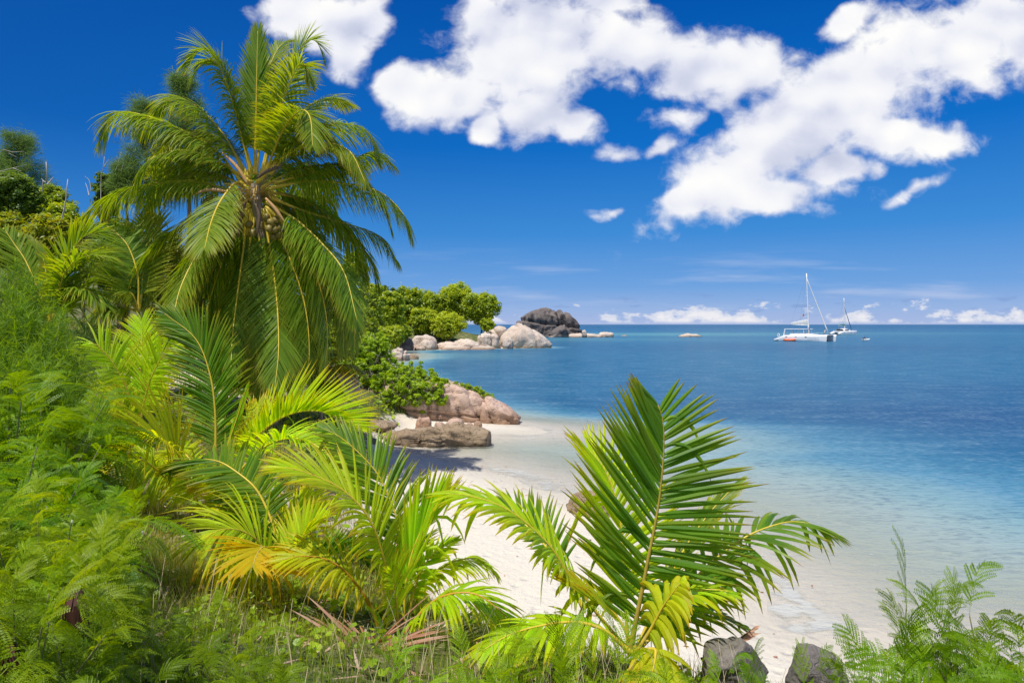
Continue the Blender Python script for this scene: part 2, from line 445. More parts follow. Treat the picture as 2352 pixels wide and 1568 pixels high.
w = bpy.data.worlds.new('World'); scn.world = w; w.use_nodes = True
w.node_tree.nodes.clear(); t = NT(w.node_tree)
tc = t.n('ShaderNodeTexCoord')
sky = t.n('ShaderNodeTexSky', sky_type='NISHITA', sun_disc=False)
sky.sun_elevation = math.asin(SUN[2]); sky.sun_rotation = math.atan2(SUN[0], SUN[1]) % (2 * math.pi)
sky.altitude = 10; sky.air_density = 1.0; sky.dust_density = .4; sky.ozone_density = 2.5
d = t.n('ShaderNodeSeparateXYZ', {0: tc.outputs['Generated']})
yy = t.math('MAXIMUM', d.outputs[1], .08)
u = t.math('DIVIDE', d.outputs[0], yy); v = t.math('DIVIDE', d.outputs[2], yy)
front = t.sstep(d.outputs[1], .08, .25)
vec = t.n('ShaderNodeCombineXYZ', {0: u, 1: v, 2: 0.}).outputs[0]
# clear-air gradient by elevation, polarised deep blue aloft
el = t.math('MAXIMUM', d.outputs[2], 0.)
grad = t.ramp(el, [(0, (.40, .50, .78)), (.02, (.31, .46, .78)), (.055, (.15, .36, .75)), (.13, (.045, .26, .69)), (.25, (.003, .155, .58)), (.42, (.0, .092, .43)), (.7, (.0, .065, .33))])
nish = t.n('ShaderNodeHueSaturation', {'Hue': .5, 'Saturation': 1.35, 'Value': .085, 'Color': sky.outputs[0]}).outputs[0]
lr = t.sstep(u, -.95, .35)
grad = t.mix(t.math('MULTIPLY', t.math('SUBTRACT', 1., lr), t.math('MULTIPLY', t.sstep(el, .02, .3), .55)), grad, (.004, .072, .34, 1))
base = t.mix(.96, nish, grad)
# --- clouds: soft ellipses on the sky, torn by fractal noise
BL = [(660,25,100,66,0),(780,55,112,78,0),(800,130,64,62,0),(855,40,60,56,0),
 (1180,130,200,165,0),(1310,90,240,125,0),(1030,232,140,82,0),(1210,262,150,76,0),(945,190,84,58,0),(1310,285,80,56,0),(1460,95,110,70,0),(1400,5,110,36,0),(1120,40,95,90,0),(1120,300,60,36,0),
 (1410,358,80,34,0),(1510,335,66,22,32),(1565,265,95,34,0),
 (1900,250,500,140,32),(1690,155,185,105,0),(1590,170,80,66,0),(2230,100,190,125,32),(1600,440,160,58,32),(1750,445,240,62,0),(1910,395,130,46,0),(2090,310,190,60,0),(1955,45,90,40,32),(2345,90,70,90,0),
 (1400,497,60,26,0),(2100,435,90,20,32)]
# domain warp
wv = t.n('ShaderNodeTexNoise', {'Vector': vec, 'Scale': 7., 'Detail': 3., 'Roughness': .6}).outputs['Color']
wv = t.n('ShaderNodeVectorMath', {0: wv, 1: (.06, .06, 0), 2: (-.03, -.03, 0)}, operation='MULTIPLY_ADD').outputs[0]
pv = t.n('ShaderNodeVectorMath', {0: vec, 1: wv}, operation='ADD').outputs[0]
def rotv(a):
    c_, s_ = math.cos(a), math.sin(a)
    dx = t.n('ShaderNodeVectorMath', {0: pv, 1: (c_, s_, 0)}, operation='DOT_PRODUCT').outputs['Value']
    dy = t.n('ShaderNodeVectorMath', {0: pv, 1: (-s_, c_, 0)}, operation='DOT_PRODUCT').outputs['Value']
    return t.n('ShaderNodeCombineXYZ', {0: dx, 1: dy, 2: 0.}).outputs[0]
pvr = rotv(math.radians(32))
R_ = None
for cx, cy, rx, ry, rot in BL:
    X0, Y0 = (cx - HX) / F0, (HY - cy) / F0
    src = pv
    if rot:
        a_ = math.radians(32); X0, Y0 = X0 * math.cos(a_) + Y0 * math.sin(a_), -X0 * math.sin(a_) + Y0 * math.cos(a_)
        src = pvr
    sx, sy = F0 / rx, F0 / ry
    q = t.n('ShaderNodeVectorMath', {0: src, 1: (sx, sy, 0), 2: (-X0 * sx, -Y0 * sy, 0)}, operation='MULTIPLY_ADD').outputs[0]
    ln = t.n('ShaderNodeVectorMath', {0: q}, operation='LENGTH').outputs['Value']
    if ry < 36: ln = t.math('MULTIPLY_ADD', ln, .55, .57)
    R_ = ln if R_ is None else t.math('SMOOTH_MIN', R_, ln, .25)
Fd = t.math('SUBTRACT', 1.0, R_)
flat = t.n('ShaderNodeVectorMath', {0: vec, 1: (1, 1.2, 1)}, operation='MULTIPLY').outputs[0]
n_a = t.noise(flat, 6.5, 3, .55, .1)
n_d = t.noise(flat, 30., 5, .62, .3)
n_m = t.noise(flat, 15., 3, .5, .5)
offv = t.n('ShaderNodeVectorMath', {0: flat, 1: (-.010, .026, 0)}, operation='ADD').outputs[0]
n_b = t.noise(offv, 6.5, 2, .5, .1)
n_c = t.noise(flat, 2.4, 2, .5)
n_a2 = t.noise(flat, 6.5, 2, .5, .1)
body = t.math('ADD', t.math('MULTIPLY', t.math('MINIMUM', Fd, .7), 1.45), t.math('MULTIPLY', t.math('SUBTRACT', n_a, .5), 1.6))
body = t.math('ADD', body, t.math('MULTIPLY', t.math('SUBTRACT', n_m, .5), 1.05))
body = t.math('ADD', body, t.math('MULTIPLY', t.math('SUBTRACT', n_d, .5), 1.0))
dens = t.sstep(body, -.08, .70)
dens = t.math('MULTIPLY', dens, t.math('MULTIPLY', front, t.sstep(Fd, -.5, .1)))
lit = t.math('MULTIPLY_ADD', t.math('SUBTRACT', n_a2, n_b), 2.6, .60)
lit = t.math('ADD', lit, t.math('MULTIPLY', t.math('SUBTRACT', n_c, .5), -2.0))
lit = t.math('ADD', lit, t.math('MULTIPLY', t.math('SUBTRACT', n_d, .5), .35))
lit = t.math('ADD', lit, t.math('MULTIPLY', t.math('SUBTRACT', n_a, .5), .5), clamp=True)
ccol = t.ramp(lit, [(0, (.50, .55, .72)), (.35, (.70, .73, .86)), (.62, (.88, .89, .95)), (1, (1., .995, .985))])
skyc = t.mix(dens, base, ccol)
# --- small cumulus along the horizon and faint streaks above it
hv = t.n('ShaderNodeMapping', {'Vector': vec, 'Scale': (1, 2.1, 1)}).outputs[0]
hn = t.noise(hv, 24., 5, .6); hm = t.noise(hv, 5.5, 2, .5)
hh = t.math('ADD', t.math('MULTIPLY', hn, .62), t.math('MULTIPLY', hm, .55))
hb = t.math('SUBTRACT', hh, t.math('ADD', .540, t.math('MULTIPLY', t.math('MAXIMUM', t.math('SUBTRACT', v, .012), 0.), 5.2)))
fl = t.n('ShaderNodeVectorMath', {0: vec, 1: (9., 55., 0)}, operation='MULTIPLY').outputs[0]
fn = t.noise(fl, 2.2, 4, .55)
fb = t.math('MULTIPLY', t.math('MULTIPLY', t.sstep(fn, .56, .68), t.math('MULTIPLY', t.sstep(v, .008, .022), t.sstep(v, .055, .035))), front)
skyc = t.mix(t.math('MULTIPLY', fb, .5), skyc, (.20, .33, .64, 1))
hd = t.math('MULTIPLY', t.math('MULTIPLY', t.sstep(hb, .0, .055), t.sstep(v, .0, .006)), t.math('MULTIPLY', front, .82))
hcol = t.ramp(t.math('ADD', t.math('MULTIPLY', hb, 7.), .15, clamp=True), [(0, (.52, .60, .80)), (1, (.96, .93, .92))])
skyc = t.mix(hd, skyc, hcol)
st = t.n('ShaderNodeMapping', {'Vector': vec, 'Scale': (2.2, 22., 1), 'Rotation': (0, 0, -.05)}).outputs[0]
sn = t.noise(st, 1.6, 4, .55)
sb = t.math('MULTIPLY', t.sstep(sn, .48, .72), t.math('MULTIPLY', t.sstep(v, .012, .04), t.sstep(v, .125, .06)))
skyc = t.mix(t.math('MULTIPLY', t.math('MULTIPLY', sb, front), .42), skyc, (.62, .68, .86, 1))
# unseen sky behind and overhead: cloud cover added to brighten the ambient fill
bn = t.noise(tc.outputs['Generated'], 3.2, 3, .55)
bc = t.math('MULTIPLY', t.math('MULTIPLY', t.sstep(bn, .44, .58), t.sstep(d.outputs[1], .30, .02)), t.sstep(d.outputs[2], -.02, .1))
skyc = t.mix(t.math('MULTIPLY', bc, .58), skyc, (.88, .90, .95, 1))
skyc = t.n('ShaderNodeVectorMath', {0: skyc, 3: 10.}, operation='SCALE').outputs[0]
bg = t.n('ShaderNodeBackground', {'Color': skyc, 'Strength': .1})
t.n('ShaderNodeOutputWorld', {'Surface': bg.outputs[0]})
w.cycles.sampling_method = 'MANUAL'; w.cycles.sample_map_resolution = 512
# ------------------------------------------------------------------ materials for plants
M_PALM = leafmat('palm_leaflet', [(0, (0.1, 0.192, 0.019)), (0.5, (0.151, 0.274, 0.027)), (1, (0.226, 0.349, 0.033))], (.42, .36, .03), .42, .45, .55, spec=.22)
M_YPALM = leafmat('young_palm_leaflet', [(0, (0.186, 0.377, 0.01)), (0.5, (0.304, 0.531, 0.012)), (1, (0.435, 0.653, 0.016))], (.55, .42, .02), .48, .45, .8, spec=.2)
M_GPALM = leafmat('green_palm_leaflet', [(0, (0.056, 0.154, 0.014)), (0.5, (0.095, 0.226, 0.018)), (1, (0.161, 0.324, 0.022))], (.46, .38, .02), .42, .42, .75, spec=.25)  # mature green, darkened to paint in the shaded face of these fronds
M_DEADPALM = leafmat('dead_palm_leaflet', [(0, (.20, .075, .035)), (.6, (.36, .15, .075)), (1, (.50, .30, .20))], (.62, .50, .40), .2, .7, .5)
M_RACHIS = plain('palm_midrib', (.66, .50, .05), .4, .3, 3.)
M_RACHIS_OL = plain('palm_midrib_olive', (.40, .30, .05), .5, .35, 3.)
M_RACHIS_OR = plain('palm_petiole_orange', (.52, .28, .03), .4, .25, 3.)
M_RACHIS_DEAD = plain('dead_midrib', (.14, .08, .05), .8, .4, 6.)
M_BARK = plain('palm_bark', (.30, .24, .18), .9, .45, 5., .2, .6)
M_SPATHE = plain('dry_spathe', (.13, .085, .055), .7, .5, 6.)
M_SPATHE_PALE = plain('pale_spathe', (.52, .31, .13), .7, .35, 6.)
M_FIBRE = plain('flower_stalk', (.42, .28, .06), .7, .4, 9.)
M_COCO = plain('coconut_husk', (.22, .17, .04), .45, .35, 5.)
M_LEUC = leafmat('feathery_leaflet', [(0, (0.064, 0.147, 0.009)), (0.5, (0.123, 0.236, 0.011)), (1, (0.207, 0.323, 0.017))], (.34, .42, .05), .42, .5, .2, objvar=True)
M_LEUCSTEM = plain('shrub_stem', (.20, .19, .09), .8, .5, 8.)
M_POD = plain('dry_seed_pod', (.085, .030, .022), .6, .5, 5.)
M_PUFF = plain('flower_puff', (.62, .60, .42), .9, .2, 20.)
M_NEEDLE = leafmat('needle_foliage', [(0, (0.076, 0.176, 0.013)), (0.5, (0.139, 0.261, 0.019)), (1, (0.212, 0.345, 0.032))], (.3, .4, .06), .4, .6, .2)
M_NEEDLE_B = leafmat('needle_foliage_grey', [(0, (0.061, 0.134, 0.026)), (0.5, (0.115, 0.209, 0.048)), (1, (0.19, 0.283, 0.082))], (.22, .26, .08), .4, .6, .2)
M_BROAD = leafmat('broad_leaf', [(0, (0.099, 0.17, 0.018)), (0.5, (0.24, 0.342, 0.025)), (1, (0.452, 0.522, 0.037))], (.36, .34, .03), .36, .35, .1)
M_BROADY = leafmat('broad_leaf_olive', [(0, (0.085, 0.141, 0.014)), (0.5, (0.197, 0.282, 0.021)), (1, (0.381, 0.381, 0.029))], (.45, .33, .03), .36, .4, .1)
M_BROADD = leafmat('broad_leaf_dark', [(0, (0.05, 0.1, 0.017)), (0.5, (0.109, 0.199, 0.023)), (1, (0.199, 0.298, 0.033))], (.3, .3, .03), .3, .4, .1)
M_GLOSS = leafmat('glossy_leaf', [(0, (0.137, 0.25, 0.014)), (0.5, (0.233, 0.382, 0.017)), (1, (0.371, 0.514, 0.03))], (.60, .48, .03), .34, .45, .1)
M_TWIG = plain('grey_twig', (.34, .29, .25), .9, .4, 8.)
M_WOOD = plain('tree_wood', (.17, .13, .10), .9, .5, 4.)
M_SNAG = plain('bleached_wood', (.52, .47, .43), .85, .3, 4.)
M_GRASS = leafmat('grass_blade', [(0, (0.101, 0.19, 0.014)), (0.5, (0.179, 0.28, 0.022)), (1, (0.302, 0.347, 0.039))], (.55, .43, .16), .4, .5, .35)
M_STRAW = plain('dry_stalk', (.50, .42, .26), .8, .35, 6.)

# ------------------------------------------------------------------ palm fronds
LT = np.array([0, .12, .35, .6, .8, .92, 1.]); LV = np.array([.55, .82, 1., .92, .70, .5, .3])
def frond(pts, L, n=45, az=None, droop=.5, yel=.1, wid=.035, t0=.16, lift=.12, a0=68, a1=22, aL=None, aR=None, fold=True,
          seg=5, seed=0, kL=1., kR=1., curl=0., rnd=.1, miss=.0, ragged=0.):
    """leaflets of one palm frond along a rachis; returns (V, F, C) and the rachis curve"""
    r = np.random.default_rng(seed)
    c, RL = spline(pts, 40)
    T = nrm(np.gradient(c, axis=0))
    if az is None:
        o = c[-1] - c[0]; o[2] = 0
        m = c[20] - c[0]; m[2] = 0
        o = o * .5 + m
    else:
        o = np.array([math.cos(math.radians(az)), math.sin(math.radians(az)), 0])
    o = o / max(np.linalg.norm(o), 1e-6)
    S0 = np.cross(o, [0, 0, 1.])
    Vs, Fs, Cs = [], [], []; n0 = 0
    Srow = nrm(S0[None] - T * (T @ S0)[:, None]); Nrow = np.cross(Srow, T)
    sg = np.linspace(0, 1, seg + 1)
    wprof = np.interp(sg, [0, .12, .35, .7, .92, 1], [.45, .95, 1., .72, .3, .03])
    for side in (1, -1):
        tt = np.linspace(t0, .995, n) + r.normal(0, .25 / n, n)
        tt = np.clip(tt, t0 * .9, 1)
        if miss: tt = tt[r.random(n) > miss]
        k = len(tt)
        fi = tt * 39
        def samp(A): return np.stack([np.interp(fi, np.arange(40), A[:, j]) for j in range(3)], 1)
        b = samp(c); Tn = nrm(samp(T)); Sn = nrm(samp(Srow)); Nn = nrm(samp(Nrow))
        tl = (tt - t0) / (1 - t0)
        ang0 = (aR if side > 0 else aL) or (a0, a1)
        a = np.radians(ang0[0] + (ang0[1] - ang0[0]) * tl ** 1.3) + r.normal(0, .05, k)
        ln = L * np.interp(tl, LT, LV) * (kR if side > 0 else kL) * (1 + r.normal(0, .05, k))
        lf = lift + r.normal(0, rnd, k)
        out = side * Sn * np.cos(lf)[:, None] + Nn * np.sin(lf)[:, None]
        d0 = np.cos(a)[:, None] * Tn + np.sin(a)[:, None] * out
        Nb = nrm(Nn * np.cos(lf)[:, None] - side * Sn * np.sin(lf)[:, None] + r.normal(0, .16, (k, 3)))
        dr = droop * (1 + r.normal(0, .18, k)); 
        if ragged:
            br = r.random(k) < ragged; dr = np.where(br, dr + 2.5, dr)
        p = b.copy(); rows = []
        for i in range(seg + 1):
            s = sg[i]
            d = d0 + dr[:, None] * (s ** 1.2) * np.array([0, 0, -1.]) + curl * s * s * Tn
            d = nrm(d)
            if i: p = p + d * (ln / seg)[:, None]
            wd = nrm(np.cross(d, Nb))
            nb = np.cross(wd, d)
            h = (wid * (.75 + .25 * np.interp(tl, [0, .3, 1], [.7, 1, .6])) * wprof[i])[:, None] * .5
            if fold:
                rows += [p + wd * h - nb * h * .55, p + nb * 0, p - wd * h - nb * h * .55]
            else:
                rows += [p + wd * h, p - wd * h]
        q = 3 if fold else 2
        A = np.stack(rows, 1)                     # k, (seg+1)*q, 3
        Vs.append(A.reshape(-1, 3))
        m = (seg + 1) * q
        f = []
        for i in range(seg):
            for j in range(q - 1):
                f.append([i * q + j, i * q + j + 1, (i + 1) * q + j + 1, (i + 1) * q + j])
        f = np.array(f)[None] + (np.arange(k) * m)[:, None, None] + n0
        Fs.append(f.reshape(-1, 4)); n0 += k * m
        cr = np.clip(r.normal(.5, .22, k), 0, 1)
        C = np.zeros((k, m, 3)); C[:, :, 0] = cr[:, None]
        C[:, :, 1] = np.repeat(sg, q)[None]
        C[:, :, 2] = np.clip(yel + r.normal(0, .07, k), 0, 1)[:, None]
        Cs.append(C.reshape(-1, 3))
    return np.concatenate(Vs), np.concatenate(Fs), np.concatenate(Cs), c, RL

def add_frond(root, pts, rr=.018, leaf=M_YPALM, rib=M_RACHIS, rib_label=None, label=None, **kw):
    org = np.array(root.location)
    V, F, C, c, RL = frond(pts, **kw)
    fo = mk('frond', V, F, leaf, root, org, C, smooth=False)
    a = Acc(); s = np.linspace(0, 1, 40)
    addtube(a, c, 1.35 * rr * (1 - .88 * s ** .8) * np.interp(s, [0, .08, 1], [1.5, 1., 1.]), 6)
    mb = a.build('midrib', rib, fo, org, smooth=True)
    if label: fo['label'] = label
    return fo

def px_pts(crop, pts, Y, dy=0., e=1.6, side=0.):
    v = cv(crop, pts); n = len(v)
    # depth grows along the frond
    s = np.r_[0, np.cumsum([math.hypot(v[i + 1][0] - v[i][0], v[i + 1][1] - v[i][1]) for i in range(n - 1)])]; s /= s[-1]
    return [P(x, y, Y + dy * (k ** e)) for (x, y), k in zip(v, s)]

GP = 'young coconut palms on the slope'
# ---------------- the tall coconut palm
MY = 20.
cb = P(590, 452, MY)
bx, by = cb[0] + .25, MY + .3
mp_ = empty('coconut_palm', 'tall coconut palm with a full drooping crown above the beach', 'palm tree', (bx, by, gz1(bx, by)))
org = np.array(mp_.location)
a = Acc()
tp = [org + [0, 0, -.3], org + [.12, .1, 1.5], org + [.05, .05, 4.], np.array([cb[0], MY, cb[2] - .2]), np.array([cb[0] - .02, MY, cb[2] + .35])]
tc_, _ = spline(tp, 60)
rad = np.interp(np.linspace(0, 1, 60), [0, .08, .8, 1], [.30, .2, .17, .14]) + .008 * (np.arange(60) % 2)
addtube(a, tc_, rad, 12)
a.build('trunk', M_BARK, mp_, org, smooth=False)
MAIN = [ # survey points (base..tip), depth change, azimuth, options
 ('V', [(584,400),(588,300),(590,170),(592,72)], .3, 60, dict(lift=.1, droop=.1, a0=38, a1=12, L=.95, yel=.0)),
 ('V', [(588,400),(600,300),(612,180),(640,110),(668,95)], 1.2, 40, dict(droop=.5, a0=50, L=.9, yel=.25)),
 ('V', [(578,392),(552,290),(520,170),(470,112),(425,150)], -.2, 150, dict(droop=.5, L=1.05)),
 ('V', [(575,400),(545,270),(505,155),(470,140),(440,180)], -.9, 200, dict(droop=.9, L=1.05, yel=.1)),
 ('V', [(600,400),(640,240),(690,110),(725,95),(745,140)], .3, 20, dict(droop=.3, L=.95)),
 ('V', [(604,400),(640,260),(680,160),(700,150),(713,190)], -1.0, -20, dict(droop=.7, L=.9, yel=.22)),
 ('V', [(606,405),(650,300),(690,255),(712,270),(718,335)], -2.2, -75, dict(droop=.6, L=.95, yel=.2)),
 ('V', [(620,400),(690,320),(765,285),(840,300),(868,365)], -.4, -15, dict(droop=1.3, L=1.15)),
 ('V', [(618,390),(690,265),(745,228),(805,240)], 2.2, 40, dict(droop=.8, L=1.0, yel=.2)),
 ('V', [(630,420),(720,395),(800,370),(860,352),(905,380)], 1.0, 15, dict(droop=1.4, L=1.0)),
 ('V', [(622,432),(700,417),(780,420),(870,440),(925,490),(945,540)], -.3, -5, dict(droop=2.0, L=1.25, yel=.12)),
 ('V', [(625,455),(700,485),(800,515),(872,543),(913,600)], 1.2, 15, dict(droop=1.8, L=1.1)),
 ('V', [(612,465),(680,505),(740,560),(790,625),(820,735)], -1.8, -50, dict(droop=.55, L=1.35, yel=.02, n=95, lift=-.05)),
 ('V', [(603,480),(622,580),(636,690),(640,800),(632,885)], -2.0, -80, dict(droop=.5, L=1.2, yel=.03, lift=-.15)),
 ('V', [(568,480),(560,560),(550,640),(535,760),(530,850)], -2.2, -95, dict(droop=.9, L=1.0, yel=.05, lift=-.5, ragged=.25)),
 ('V', [(575,440),(545,418),(508,460),(485,510),(470,570)], -2.6, -110, dict(droop=.75, L=1.1, yel=.2, n=70)),
 ('V', [(560,470),(510,500),(455,580),(415,660),(396,738)], -2.3, -135, dict(droop=.6, L=1.2, yel=.17, n=85)),
 ('V', [(560,470),(490,530),(420,620),(375,720),(350,790)], -1.2, -150, dict(droop=.7, L=1.1, yel=.08)),
 ('V', [(560,465),(470,480),(390,540),(330,600),(300,660),(288,735)], -1.0, 195, dict(droop=1.6, L=1.1, yel=.08)),
 ('V', [(560,450),(470,420),(400,416),(310,430),(240,460),(172,512)], -.5, 185, dict(droop=2.0, L=1.2, yel=.1)),
 ('V', [(560,425),(500,350),(420,300),(330,265),(265,262),(228,330)], -.7, 190, dict(droop=1.8, L=1.2, yel=.12)),
 ('V', [(565,410),(520,320),(465,255),(405,225),(355,258)], .2, 170, dict(droop=1.2, L=1.1, yel=.12)),
 ('V', [(560,430),(500,400),(440,400),(400,440)], 1.8, 150, dict(droop=1.3, L=1.0, yel=.2)),
 ('V', [(590,480),(570,600),(585,760),(600,915)], -1.2, -90, dict(droop=.4, L=1.05, yel=.28, lift=-.3)),
 ('V', [(610,480),(660,580),(700,700),(710,820),(690,880)], -.9, -60, dict(droop=.7, L=1.15, yel=.06, lift=-.2)),
 ('V', [(612,475),(690,560),(735,660),(752,760),(745,850)], -.2, -30, dict(droop=.9, L=1.15, yel=.06, lift=-.2)),
 ('V', [(575,480),(520,580),(480,700),(468,800)], -.8, -110, dict(droop=.6, L=1.1, yel=.05, lift=-.2)),
 ('V', [(580,480),(540,640),(500,760),(480,880)], .0, -100, dict(droop=.6, L=1.1, yel=.12, lift=-.2)),
 ('V', [(600,480),(640,640),(668,760),(672,885)], .3, -80, dict(droop=.6, L=1.1, yel=.1, lift=-.2)),
]
for i, (cp, pts, dy, az, kw) in enumerate(MAIN):
    k = dict(n=88, wid=.056, seg=5, fold=False, yel=.08, droop=.8, rnd=.12, t0=.15, seed=100 + i); k.update(kw); k['n'] = int(k['n'] * 1.75); k['L'] *= 1.18; k['wid'] = .038
    add_frond(mp_, px_pts(cp, pts, MY, dy), .035, M_PALM, M_RACHIS, **k)
MORE = [([(575,470),(520,540),(450,640),(400,740),(380,830)], -.3, 215), ([(570,470),(480,520),(400,590),(345,670),(320,760)], .2, 200), ([(585,480),(550,620),(520,740),(515,860)], .5, 240),
        ([(610,475),(690,540),(770,620),(810,720),(815,800)], .6, -30), ([(605,480),(650,600),(690,720),(700,860)], .8, -60), ([(595,480),(600,620),(610,760),(625,900)], .2, -90), ([(580,480),(500,600),(440,720),(430,840)], .6, 215), ([(610,480),(720,580),(780,690),(790,810)], 1., -30),
        ([(590,420),(650,360),(730,330),(800,345),(840,420)], -1.2, -30), ([(580,420),(500,370),(420,345),(340,370),(300,440)], -1.2, 200), ([(600,410),(660,330),(720,300),(770,330),(790,400)], .8, 20), ([(575,410),(520,330),(450,300),(390,320),(350,390)], .9, 160)]
for i, (pts, dy, az) in enumerate(MORE):
    add_frond(mp_, px_pts('V', pts, MY, dy), .035, M_PALM, M_RACHIS, L=1.2, n=120, wid=.038, seg=5, fold=False, droop=1., yel=.08 + .1 * (i % 3), az=az, lift=-.1, seed=500 + i)
r_ = np.random.default_rng(5)
for i in range(13):   # fronds on the far side of the crown
    az = 15 + i * 150 / 12 + r_.normal(0, 6); e = r_.uniform(-75, 45)
    aa, ee = math.radians(az), math.radians(e)
    dv = np.array([math.cos(aa), math.sin(aa), 0]); up = math.sin(ee)
    p0 = np.array([cb[0], MY, cb[2] + .2])
    pts = [p0, p0 + dv * 1.2 + [0, 0, .8 * up + .35], p0 + dv * 2.6 * math.cos(ee * .6) + [0, 0, 1.5 * up + .2], p0 + dv * 3.6 * math.cos(ee * .6) + [0, 0, 1.7 * up - .7], p0 + dv * 4.0 * math.cos(ee * .6) + [0, 0, 1.6 * up - 1.7]]
    add_frond(mp_, pts, .035, M_PALM, M_RACHIS, L=1.25, n=105, wid=.056, seg=4, fold=False, droop=1.2, yel=.1, az=az, seed=300 + i)
# nuts, dry spathes, flower stalks
def nut(acc, c, r, seed):
    rr = np.random.default_rng(seed)
    th = np.linspace(0, np.pi, 9)[:, None]; ph = np.arange(12)[None] * 2 * np.pi / 12
    w = r * np.sin(th) * (1 + .06 * np.cos(3 * ph))
    V = np.stack([w * np.cos(ph), w * np.sin(ph), 1.22 * r * np.cos(th) + 0 * ph], -1).reshape(-1, 3)
    ax = Vector(rr.normal(0, .4, 3) + [0, 0, 1]).to_track_quat('Z', 'Y').to_matrix()
    V = V @ np.array(ax).T + c
    f = [[i * 12 + j, i * 12 + (j + 1) % 12, (i + 1) * 12 + (j + 1) % 12, (i + 1) * 12 + j] for i in range(8) for j in range(12)]
    acc.add(V, f)
for (x, y, dy) in [(612,500,-.4),(622,512,-.45),(634,505,-.35),(618,525,-.5),(630,528,-.4),(642,522,-.3),(640,540,-.3),(628,545,-.3),(650,538,-.2),(482,455,-.3),(474,466,-.3),(580,535,-.5),(572,515,-.4),(598,518,-.45)]:
    a = Acc(); nut(a, P(x, y, MY + dy), .105, int(x))
    a.build('coconut', M_COCO, mp_, org, smooth=True)
for pts, dy, m in [([(565,462),(552,500),(548,545)], -.6, M_SPATHE), ([(588,468),(596,500),(590,540)], -.65, M_SPATHE), ([(610,455),(632,480),(655,512)], -.5, M_SPATHE_PALE), ([(520,440),(480,436),(448,446)], -.5, M_SPATHE_PALE), ([(570,425),(545,385),(510,350)], -.45, M_SPATHE_PALE), ([(590,410),(610,395),(650,380)], -.5, M_SPATHE)]:
    c, _ = spline([P(x, y, MY + dy) for x, y in pts], 12)
    a = Acc(); addtube(a, c, .055 * np.sin(np.linspace(.35, 3.0, 12)) ** .7, 7); a.build('spathe', m, mp_, org, smooth=True)
a = Acc()
for i in range(70):
    q = np.array([cb[0], MY, cb[2]]) + r_.normal(0, .12, 3); aa = r_.uniform(0, 6.28); l = r_.uniform(.4, 1.1)
    e = q + np.array([math.cos(aa) * l, math.sin(aa) * l - .1, r_.uniform(-.5, .25)])
    c, _ = spline([q, (q + e) / 2 + [0, 0, .15], e], 6); addtube(a, c, .012, 3)
a.build('flower_stalk', M_FIBRE, mp_, org)

# ---------------- young palms
def young(label, px, py, Y, cat='palm tree', group=GP, stem=.0):
    x = (px - HX) / F0 * Y; r0 = empty('young_palm', label, cat, (x, Y, gz1(x, Y)), group)
    if stem:
        a = Acc(); o_ = np.array(r0.location)
        c, _ = spline([o_ + [0, 0, -.1], o_ + [.02, 0, stem * .5], o_ + [0, .02, stem]], 14)
        addtube(a, c, np.linspace(.09, .05, 14) + .006 * (np.arange(14) % 2), 9)
        a.build('stem', M_BARK, r0, o_)
    return r0
def yf(root, crop, pts, Y, dy=0., rr=.016, rib=M_RACHIS, leaf=M_YPALM, e=1.6, **kw):
    k = dict(L=.6, n=42, wid=.034, droop=.35, yel=.14, fold=True, seed=int(abs(pts[0][0] * 3 + pts[-1][1])) % 9973); k.update(kw)
    k.setdefault('miss', .05); k.setdefault('ragged', .05)
    k['n'] = int(k['n'] * 1.25); k['wid'] *= 1.2; k['L'] *= 1.06
    return add_frond(root, px_pts(crop, pts, Y, dy, e), rr, leaf, rib, **k)

# P1 upright yellow-green palm, left
p1 = young('yellow-green young palm with two upright fronds behind the feathery shrubs', 322, 1010, 12., stem=.3)
yf(p1, 'D', [(600,1060),(602,900),(612,600),(620,350),(616,165)], 12, .6, az=90, L=.82, n=50, yel=.18, a0=62, t0=.2)
yf(p1, 'D', [(604,1060),(625,880),(680,650),(770,460),(890,312)], 12, -.3, az=70, L=.68, n=50, yel=.22, t0=.2)
yf(p1, 'D', [(590,1060),(520,740),(410,520),(320,400),(235,340),(50,375)], 12, -.5, az=150, L=.75, n=50, yel=.2, droop=.6)
yf(p1, 'D', [(590,1060),(500,860),(420,770),(340,722),(270,735),(235,840)], 11.6, -.8, az=190, L=.55, n=40, yel=.4, droop=.9)
yf(p1, 'D', [(610,1060),(660,1000),(760,900),(880,820),(960,770)], 12.2, .5, az=20, L=.55, yel=.15)
# P2
p2 = young('young palm with a tall grey-green frond and closed spear', 467, 1214, 10.2, stem=.25)
yf(p2, 'D', [(1180,1480),(1200,1180),(1195,850),(1150,560),(1040,300),(800,105)], 10.2, .3, leaf=M_GPALM, az=90, L=.78, n=58, yel=.03, aL=(55, 14), aR=(52, 12), t0=.2, rr=.02)
yf(p2, 'E', [(300,1130),(420,960),(640,730),(850,580),(1050,512),(1250,510),(1450,580),(1620,700)], 10., -.5, az=-10, L=.80, n=55, yel=.2, lift=1.0, a0=55, a1=30, droop=.1, kL=1.1, kR=.55)
yf(p2, 'E', [(330,1250),(490,1050),(620,920),(790,825),(960,793),(1150,830),(1320,950),(1480,1110),(1600,1290)], 9.3, -.7, az=-30, L=.72, n=55, yel=.1, lift=.5, droop=.6, leaf=M_YPALM)
yf(p2, 'E', [(380,1100),(440,900),(500,740),(570,600),(600,470)], 10.3, .4, az=60, L=.65, n=38, yel=.45, aL=(45, 20), aR=(20, 10))
yf(p2, 'E', [(230,1180),(260,970),(380,600),(488,265)], 9.9, 0, az=90, L=.35, n=24, a0=5, a1=3, droop=0, yel=.0, lift=0, kL=.7)
